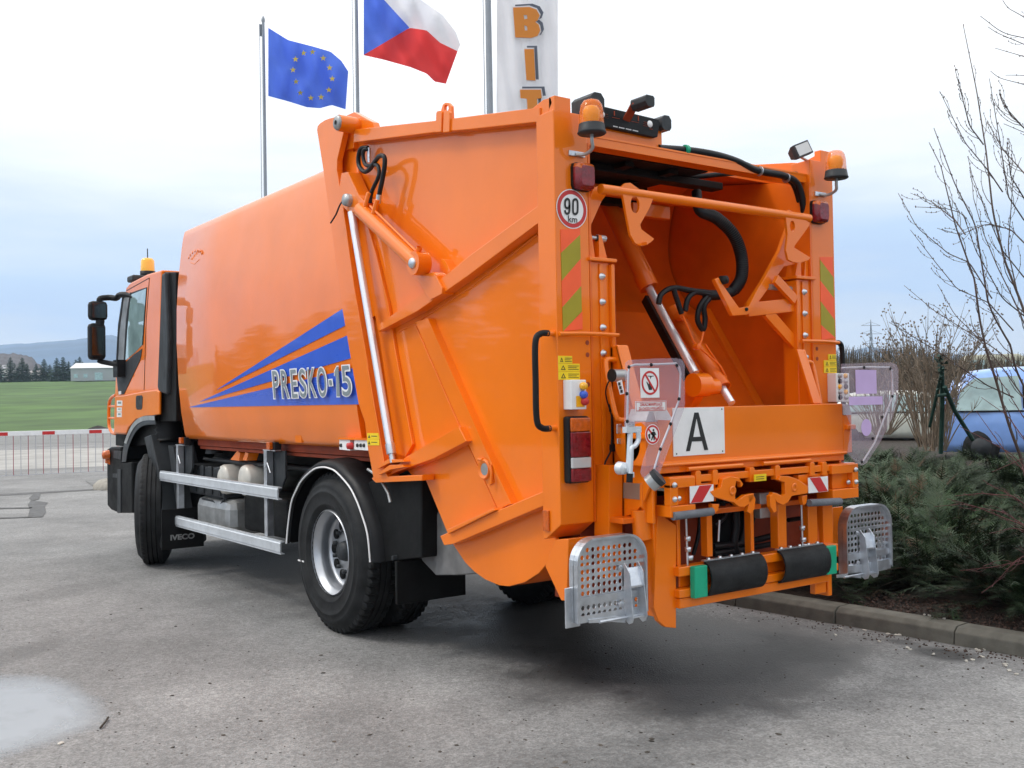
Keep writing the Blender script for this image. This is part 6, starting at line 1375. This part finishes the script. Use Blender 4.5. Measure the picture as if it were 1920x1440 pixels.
# ---- bare trees on the right, traced stems with their own depth
twig = mat('young_bark', (.10, .075, .065), .7, noise=.3); twr = mat('red_twig_bark', (.12, .045, .045), .7, noise=.3); twb = mat('brown_twig', (.19, .15, .11), .85, noise=.4)
def stem(o, pts, D0, D1_, r0, r1, seed, twigs=8, tl=60, buds=True):
    r = random.Random(seed); P = resample(pts, max(10, len(pts)*4)); n = len(P)-1; pth = []
    for i, (a, b) in enumerate(P): pth.append(far(a, b, D0+(D1_-D0)*i/n))
    o.tube(smooth_path(pth, 2), r0, 6, r1=r1, cap=False)
    for k in range(twigs):
        i = int(n*(.15+.8*k/max(1, twigs))); a, b = P[i]; dx, dy = P[i+1][0]-a, P[i+1][1]-b; L_ = math.hypot(dx, dy)+1e-6; sgn = 1 if r.random() < .5 else -1; an = math.atan2(dy, dx)+sgn*r.uniform(.35, .8); l = tl*r.uniform(.4, 1.3)*(1-.5*i/n)
        D = D0+(D1_-D0)*i/n; q = [far(a+math.cos(an+sgn*-.12*j)*l*j/4, b+math.sin(an+sgn*-.12*j)*l*j/4, D+.12*j*r.uniform(-1, 1)) for j in range(5)]
        rad = (r0+(r1-r0)*i/n)*.5; o.tube(q, rad, 5, r1=max(.0018, rad*.4), cap=False)
        if buds:
            for j in (2, 3, 4): o.lathe([(0, .012), (.0045, .004), (.003, -.004)], q[j], (r.uniform(-.4, .4), r.uniform(-.4, .4), 1), 4)
    if buds:
        for p in pth[len(pth)//3::2]: o.lathe([(0, .016), (.0055, .004), (.003, -.006)], p+V((.006, 0, 0)), (.3, .2, 1), 4)
bt1 = thing('bare_tree', 'many-stemmed leafless young tree reaching up from the right edge of the bed', 'tree', far(1925, 1010, 8.5))
o = MB(); stem(o, [(1945, 980), (1915, 860), (1897, 812), (1886, 778), (1867, 712), (1849, 656), (1837, 600), (1827, 524), (1791, 422), (1764, 311), (1742, 267)], 8.5, 8.0, .015, .0026, 1, 14, 75)
stem(o, [(1955, 980), (1960, 850), (1940, 660), (1920, 582), (1884, 489), (1862, 400), (1849, 284), (1831, 169), (1806, 47)], 8.8, 9.2, .017, .0026, 2, 14, 80)
stem(o, [(1950, 960), (1935, 760), (1916, 716), (1905, 694), (1894, 647), (1867, 600), (1853, 569), (1829, 422), (1789, 342), (1751, 240)], 8.5, 7.7, .012, .0026, 3, 12, 80)
o.build('trunk', twig, bt1, fix=False)
o = MB()
for i, pts in enumerate([[(1844, 271), (1818, 236), (1791, 131)], [(1920, 413), (1891, 369), (1875, 267), (1855, 147)], [(1880, 360), (1853, 320), (1809, 267), (1762, 171)], [(1900, 620), (1853, 567), (1795, 542), (1755, 493), (1707, 431)], [(1860, 560), (1818, 493), (1778, 475), (1720, 427), (1684, 362)], [(1810, 440), (1791, 413), (1747, 378), (1707, 362)], [(1925, 700), (1860, 650), (1800, 613), (1751, 582), (1695, 535)],
    [(1900, 745), (1850, 722), (1760, 660), (1710, 630), (1667, 604)], [(1930, 600), (1880, 560), (1830, 470), (1805, 400), (1770, 390), (1716, 388)], [(1920, 520), (1880, 470), (1850, 400), (1823, 330), (1815, 295)], [(1935, 640), (1900, 560), (1870, 500), (1845, 440), (1825, 370), (1822, 330)], [(1930, 760), (1880, 690), (1840, 640), (1790, 590), (1758, 533)], [(1925, 460), (1895, 430), (1850, 420), (1800, 440), (1757, 428)], [(1925, 330), (1880, 280), (1852, 230)], [(1925, 380), (1895, 330), (1888, 268)], [(1920, 240), (1895, 215), (1876, 178)], [(1910, 560), (1890, 470), (1900, 330), (1915, 295)]]):
    stem(o, pts, 8.6+.1*(i % 5)-.2, 8.0+.22*(i % 7), .006, .0021, 20+i, 9, 55)
o.build('crown', twig, bt1, fix=False, split=False)
bt2 = thing('bare_tree', 'leafless tree outside the frame whose thin drooping twigs enter at the top right corner', 'tree', far(2150, 900, 10))
o = MB(); stem(o, [(2150, 960), (2140, 600), (2110, 300), (2080, 60), (2070, -150)], 10, 10, .07, .03, 60, 5, 120, False); o.build('trunk', twig, bt2, fix=False)
o = MB()
for i, pts in enumerate([[(2110, 240), (1990, 90), (1920, 32), (1890, 15), (1880, 0)], [(2110, 300), (2000, 90), (1920, 71), (1880, 62), (1838, 30)], [(2100, 300), (1990, 120), (1920, 83), (1870, 62), (1852, 50)], [(2120, 330), (2000, 130), (1920, 106), (1865, 90)], [(2120, 380), (2010, 190), (1920, 158), (1875, 147), (1857, 133)], [(2110, 340), (1990, 150), (1920, 141), (1885, 141)], [(2120, 420), (2000, 270), (1920, 248), (1882, 232)], [(2120, 520), (1990, 330), (1920, 240), (1885, 200), (1876, 180)]]):
    stem(o, pts, 10, 9.4+.1*i, .010, .0025, 80+i, 6, 45)
o.build('crown', twig, bt2, fix=False, split=False)
# reddish twig shrub leaning in over the junipers
rs = thing('red_twig_shrub', 'leafless shrub with dark red twigs arching over the junipers at the right edge', 'shrub', G(1990, 1120, .2))
o = MB()
for i, pts in enumerate([[(1990, 1100), (1920, 1042), (1900, 1055), (1870, 1090), (1840, 1112)], [(1990, 1090), (1920, 1050), (1870, 1062), (1800, 1070)], [(2000, 1080), (1920, 985), (1880, 970), (1830, 950), (1775, 935)], [(2000, 1060), (1920, 945), (1890, 925), (1860, 912), (1843, 900)], [(2000, 1090), (1930, 990), (1880, 960), (1800, 945), (1752, 950)], [(2000, 1040), (1920, 860), (1890, 872), (1860, 885)], [(2000, 1100), (1940, 960), (1900, 930), (1840, 925), (1790, 930)], [(2000, 1060), (1925, 880), (1895, 850), (1850, 825), (1800, 800)], [(2010, 1070), (1935, 900), (1880, 840), (1830, 770)], [(2000, 1000), (1925, 830), (1890, 780), (1840, 745)], [(2000, 1000), (1930, 800), (1880, 720), (1855, 690)], [(2000, 1080), (1950, 1000), (1900, 990), (1855, 1000)]]):
    stem(o, pts, 6.4, 6.6+.15*(i % 5), .0055, .0018, 120+i, 9, 48, False)
o.build('stems', twr, rs, fix=False, split=False)
# generic twiggy bush
def bush(name, label, px, py, D, hts, spread, n, m, seed, heads=True, cat='bush', tw=9):
    r = random.Random(seed); b = far(px, py, D); t = thing(name, label, cat, b); o = MB(); h = MB()
    for i in range(n):
        a = r.uniform(0, 6.28); sp_ = r.uniform(.1, 1)*spread; H_ = r.uniform(*hts); e_ = b+V((math.cos(a)*sp_, math.sin(a)*sp_, H_)); m_ = b.lerp(e_, .5)+V((r.uniform(-.12, .12), r.uniform(-.12, .12), H_*.12))
        s0_ = b+V((math.cos(a)*.12, math.sin(a)*.12, 0)); P = smooth_path([s0_, m_, e_], 7); o.tube(P, .010, 4, r1=.0035, cap=False)
        for k in range(tw):
            j = r.randrange(4, len(P)-1); l = r.uniform(.15, .5)*H_/2; d = ((P[j+1]-P[j]).normalized()+V((r.uniform(-.8, .8), r.uniform(-.8, .8), r.uniform(-.1, .6)))).normalized(); q = [P[j], P[j]+d*l*.5+V((0, 0, .02)), P[j]+d*l+V((0, 0, .06))]
            o.tube(q, .0045, 3, r1=.002, cap=False)
            if heads:
                for z in range(2): h.lathe([(0, .016), (.014, 0), (0, -.014)], q[2]+V((r.uniform(-.03, .03), r.uniform(-.03, .03), r.uniform(-.02, .04))), (0, 0, 1), 5)
    o.build('stems', m, t, fix=False)
    if heads: tag(h.build('seed_heads', m, t, fix=False), kind='stuff')
    return t
bush('seed_head_bush', 'brown leafless bush with dry seed heads behind the junipers right of the truck', 1740, 838, 14.5, (.9, 1.85), 1.0, 54, twb, 5)
bush('bare_bush', 'dense low brown bush glimpsed between the truck and the seed-head bush', 1655, 815, 17.5, (.6, 1.25), 1.3, 40, twb, 6, False)
bush('bare_bush', 'brown bush with a dark core beside the green stakes', 1755, 845, 13.3, (.5, 1.2), .55, 26, twb, 9, False)
# support stakes
ts = thing('tree_stakes', 'dark green tripod of slanted support stakes in front of the white car', 'stakes', far(1765, 850, 12.5))
o = MB(); grn = mat('stake_green', (.012, .045, .035), .7, noise=.4)
for pts, r_ in (([(1766, 690), (1767, 760), (1764, 850)], .028), ([(1764, 705), (1752, 760), (1743, 800)], .02), ([(1771, 725), (1790, 770), (1824, 825)], .026)):
    o = MB(); o.tube([far(a, b, 12.5+.2*k) for k, (a, b) in enumerate(pts)], r_, 8); o.build('stake', grn, ts)
o = MB(); o.tube([far(1758, 742, 12.4), far(1774, 740, 12.4)], .02, 6); o.build('tie', grn, ts)
o = MB(); rnd = random.Random(2)
for k in range(90): p = far(1765+rnd.gauss(0, 3.5), 668+abs(rnd.gauss(0, 22)), 12.4); d = V((rnd.uniform(-1, 1), rnd.uniform(-1, 1), rnd.uniform(-.5, 1)))*.04; e_ = d.cross(V((0, 0, 1)))*.6; o.add([p-e_, p+e_, p+d*1.4], [(0, 1, 2)])
o.build('ivy', grn, ts, fix=False)
# scrub band far right
o = MB(); rnd = random.Random(17)
for i in range(5200):
    px = rnd.uniform(1540, 2050); D = rnd.uniform(42, 60); b = far(px, 745, D); b.z = .4; top = far(px, interp([(1540, 672), (1600, 664), (1640, 668), (1700, 652), (1760, 672), (1850, 682), (2050, 676)], px)+rnd.uniform(-7, 12), D).z; H_ = top*rnd.uniform(.55, 1)
    dx, dy = rnd.uniform(-.5, .5), rnd.uniform(-.5, .5); e_ = V((dx*.3, dy*.3, 0))*.12+rt*.022
    o.add([b-e_, b+e_, b+V((dx, dy, H_))+e_*.3, b+V((dx, dy, H_))-e_*.3], [(0, 1, 2, 3)])
    for k in range(3): f = rnd.uniform(.4, .95); p = b+V((dx*f, dy*f, H_*f)); d = V((rnd.uniform(-.5, .5), rnd.uniform(-.5, .5), rnd.uniform(.1, .5))); o.add([p-rt*.014, p+rt*.014, p+d], [(0, 1, 2)])
tag(o.build('scrub', mat('scrub_brown', (.085, .07, .05), .95, noise=.5, nscale=.3), fix=False), kind='stuff')

# ---- cars
def car(name, label, loc, rz, L_, W_, prof_top, belt, paint, cat='car', wins=(), wx=(.8, -.8), wr=.31):
    """prof_top: list of (x, z) roof line front..rear; belt: z of belt line; windows as side quads in (x,z)"""
    t = thing(name, label, cat, absolute=False); t.location = loc; t.rotation_euler.z = rz
    o = MB(); rings = []
    for x, z in prof_top:
        hw = W_/2*(1-.10*max(0, abs(x)/(L_/2))**4); tz = max(z, belt+.01); tuck = .16*min(1, (tz-belt)/.5)
        sec = [(hw*.92, .22), (hw, .38), (hw, belt-.1), (hw*.985, belt), (hw-tuck*.9, tz-.07), (hw-tuck-.10, tz-.01), (0, tz+.015)]
        rings.append([V((x, -a, b)) for a, b in sec]+[V((x, a, b)) for a, b in reversed(sec[:-1])])
    o.loft(rings); b = o.build('body', paint, None); b.parent = t
    for q in wins:
        for s_ in (-1, 1):
            g = MB(); pts = []
            for x, z in q:
                tuck = .16*min(1, max(0, z-belt)/.5); zt_ = interp(sorted(prof_top), x); k = max(0, (z-belt)/max(.05, (zt_-.07-belt))); pts.append(V((x, s_*(W_/2*(1-.10*(abs(x)/(L_/2))**4)*.985-(.16*min(1, max(0, zt_-belt)/.5))*.9*k*.9+.04), z)))
            g.add(pts, [tuple(range(len(pts)))]); x_ = g.build('window', M['glass'], None, fix=False); x_.parent = t
    for s_ in (-1, 1):
        for x in (-.56, .55):
            g = MB(); g.box((x-.006, s_*(W_/2-.01), .4), (x+.006, s_*(W_/2+.004), belt)); x_ = g.build('door_gap', M['ink'], None); x_.parent = t
        g = MB(); g.box((-1.7, s_*(W_/2-.012), belt-.03), (.9, s_*(W_/2+.006), belt-.005)); x_ = g.build('window_strip', M['black'], None); x_.parent = t
        g = MB(); g.box((-.60, s_*(W_/2-.08), belt), (-.53, s_*(W_/2-.02), belt+.45)); x_ = g.build('pillar', M['black'], None); x_.parent = t
        g = MB(); g.box((-L_/2+.05, s_*(W_/2-.20), belt-.18), (-L_/2+.20, s_*(W_/2-.02), belt+.12)); x_ = g.build('tail_lamp', M['redlens'], None, .02); x_.parent = t
    for x in wx:
        for s_ in (-1, 1):
            g = MB(); c_ = V((x, s_*(W_/2-.1), wr)); g.lathe([(0, .0), (wr*.6, .0), (wr*.62, .09), (wr, .08), (wr, -.08), (wr*.6, -.09), (0, -.09)], c_, (0, 1, 0), 22); x_ = g.build('wheel', M['rubber'], None); x_.parent = t
            g = MB(); g.lathe([(0, .05), (wr*.55, .03), (wr*.6, 0)], c_+V((0, s_*.07, 0)), (0, s_, 0), 16); y_ = g.build('rim', M['dkgrey'], None); y_.parent = x_
    return t
bluep = mat('light_blue_paint', (.24, .42, .86), .3, coat=1); creamp = mat('cream_paint', (.62, .64, .56), .35, coat=.8); palep = mat('pale_yellow_paint', (.33, .33, .25), .4, coat=.4)
b = far(1882, 745, 19); Lz = .42
car('parked_van', 'light blue compact van parked behind the bare branches at the right edge', (b.x+.95*rt.x, b.y+.95*rt.y, Lz), ry_-R(22), 4.0, 1.7, [(-2.0, .55), (-1.98, .95), (-1.90, 1.25), (-1.72, 1.56), (-1.45, 1.70), (-.9, 1.76), (0, 1.77), (.6, 1.68), (1.2, 1.05), (1.9, .85), (2.0, .5)], .98, bluep, 'van', [[(-1.74, .98), (-.62, .98), (-.66, 1.60), (-1.38, 1.57), (-1.60, 1.38)], [(-.5, .98), (.5, .98), (.35, 1.55), (-.5, 1.6)]], (-1.3, 1.25))
b = far(1700, 745, 27)
car('parked_car', 'cream white estate car parked behind the seed-head bush', (b.x, b.y, .40), ry_-R(17), 4.6, 1.7, [(-2.3, .5), (-2.25, .85), (-1.9, .95), (-1.5, 1.35), (-1.1, 1.42), (.2, 1.42), (.6, 1.32), (1.1, .95), (2.1, .8), (2.3, .5)], .88, creamp, 'car', [[(-1.6, .90), (-.75, .90), (-.75, 1.32), (-1.35, 1.3)], [(-.65, .90), (.2, .90), (.2, 1.32), (-.65, 1.33)], [(.3, .90), (.85, .90), (.55, 1.2), (.3, 1.3)]], (-1.4, 1.4))
b = far(1880, 745, 58)
car('parked_truck', 'pale yellowish van whose roof shows above the blue one', (b.x, b.y, 1.5), ry_-R(22), 4.8, 1.8, [(-2.4, .6), (-2.35, 1.7), (-2.1, 2.3), (-1.8, 2.42), (.8, 2.42), (1.2, 2.2), (1.6, 1.3), (2.3, 1.05), (2.4, .5)], 1.3, palep, 'van', [[(-1.9, 1.35), (-.9, 1.35), (-.9, 2.1), (-1.8, 2.1)], [(.1, 1.35), (1.2, 1.35), (.9, 2.0), (.1, 2.1)]], (-1.5, 1.6))

# ---- air
hz = MB(); hz.box((-3900, -3900, -1.0), (3900, 5200, 330)); hzo = hz.build('haze', [], None)
hm = bpy.data.materials.new('haze_air'); hm.use_nodes = True; t = hm.node_tree; t.nodes.clear()
out = N('ShaderNodeOutputMaterial', t); vol = N('ShaderNodeVolumePrincipled', t); vol.inputs['Color'].default_value = (.62, .79, 1, 1); vol.inputs['Density'].default_value = .00019; vol.inputs['Anisotropy'].default_value = .2
t.links.new(vol.outputs[0], out.inputs['Volume']); hzo.data.materials.append(hm); tag(hzo, kind='stuff')

# parts never lie deeper than thing > part > sub-part: lift parts that have sub-parts up to their thing
def world(o):
    m = o.matrix_parent_inverse @ o.matrix_basis if o.parent else o.matrix_basis
    return (world(o.parent) @ m) if o.parent else m
for th in [o for o in bpy.data.objects if o.parent is None and o.children]:
    again = True
    while again:
        again = False
        for p1 in list(th.children):
            for p2 in list(p1.children):
                if p2.children:
                    wm_ = world(p2); p2.parent = th; p2.matrix_parent_inverse = world(th).inverted() @ wm_ @ p2.matrix_basis.inverted(); again = True
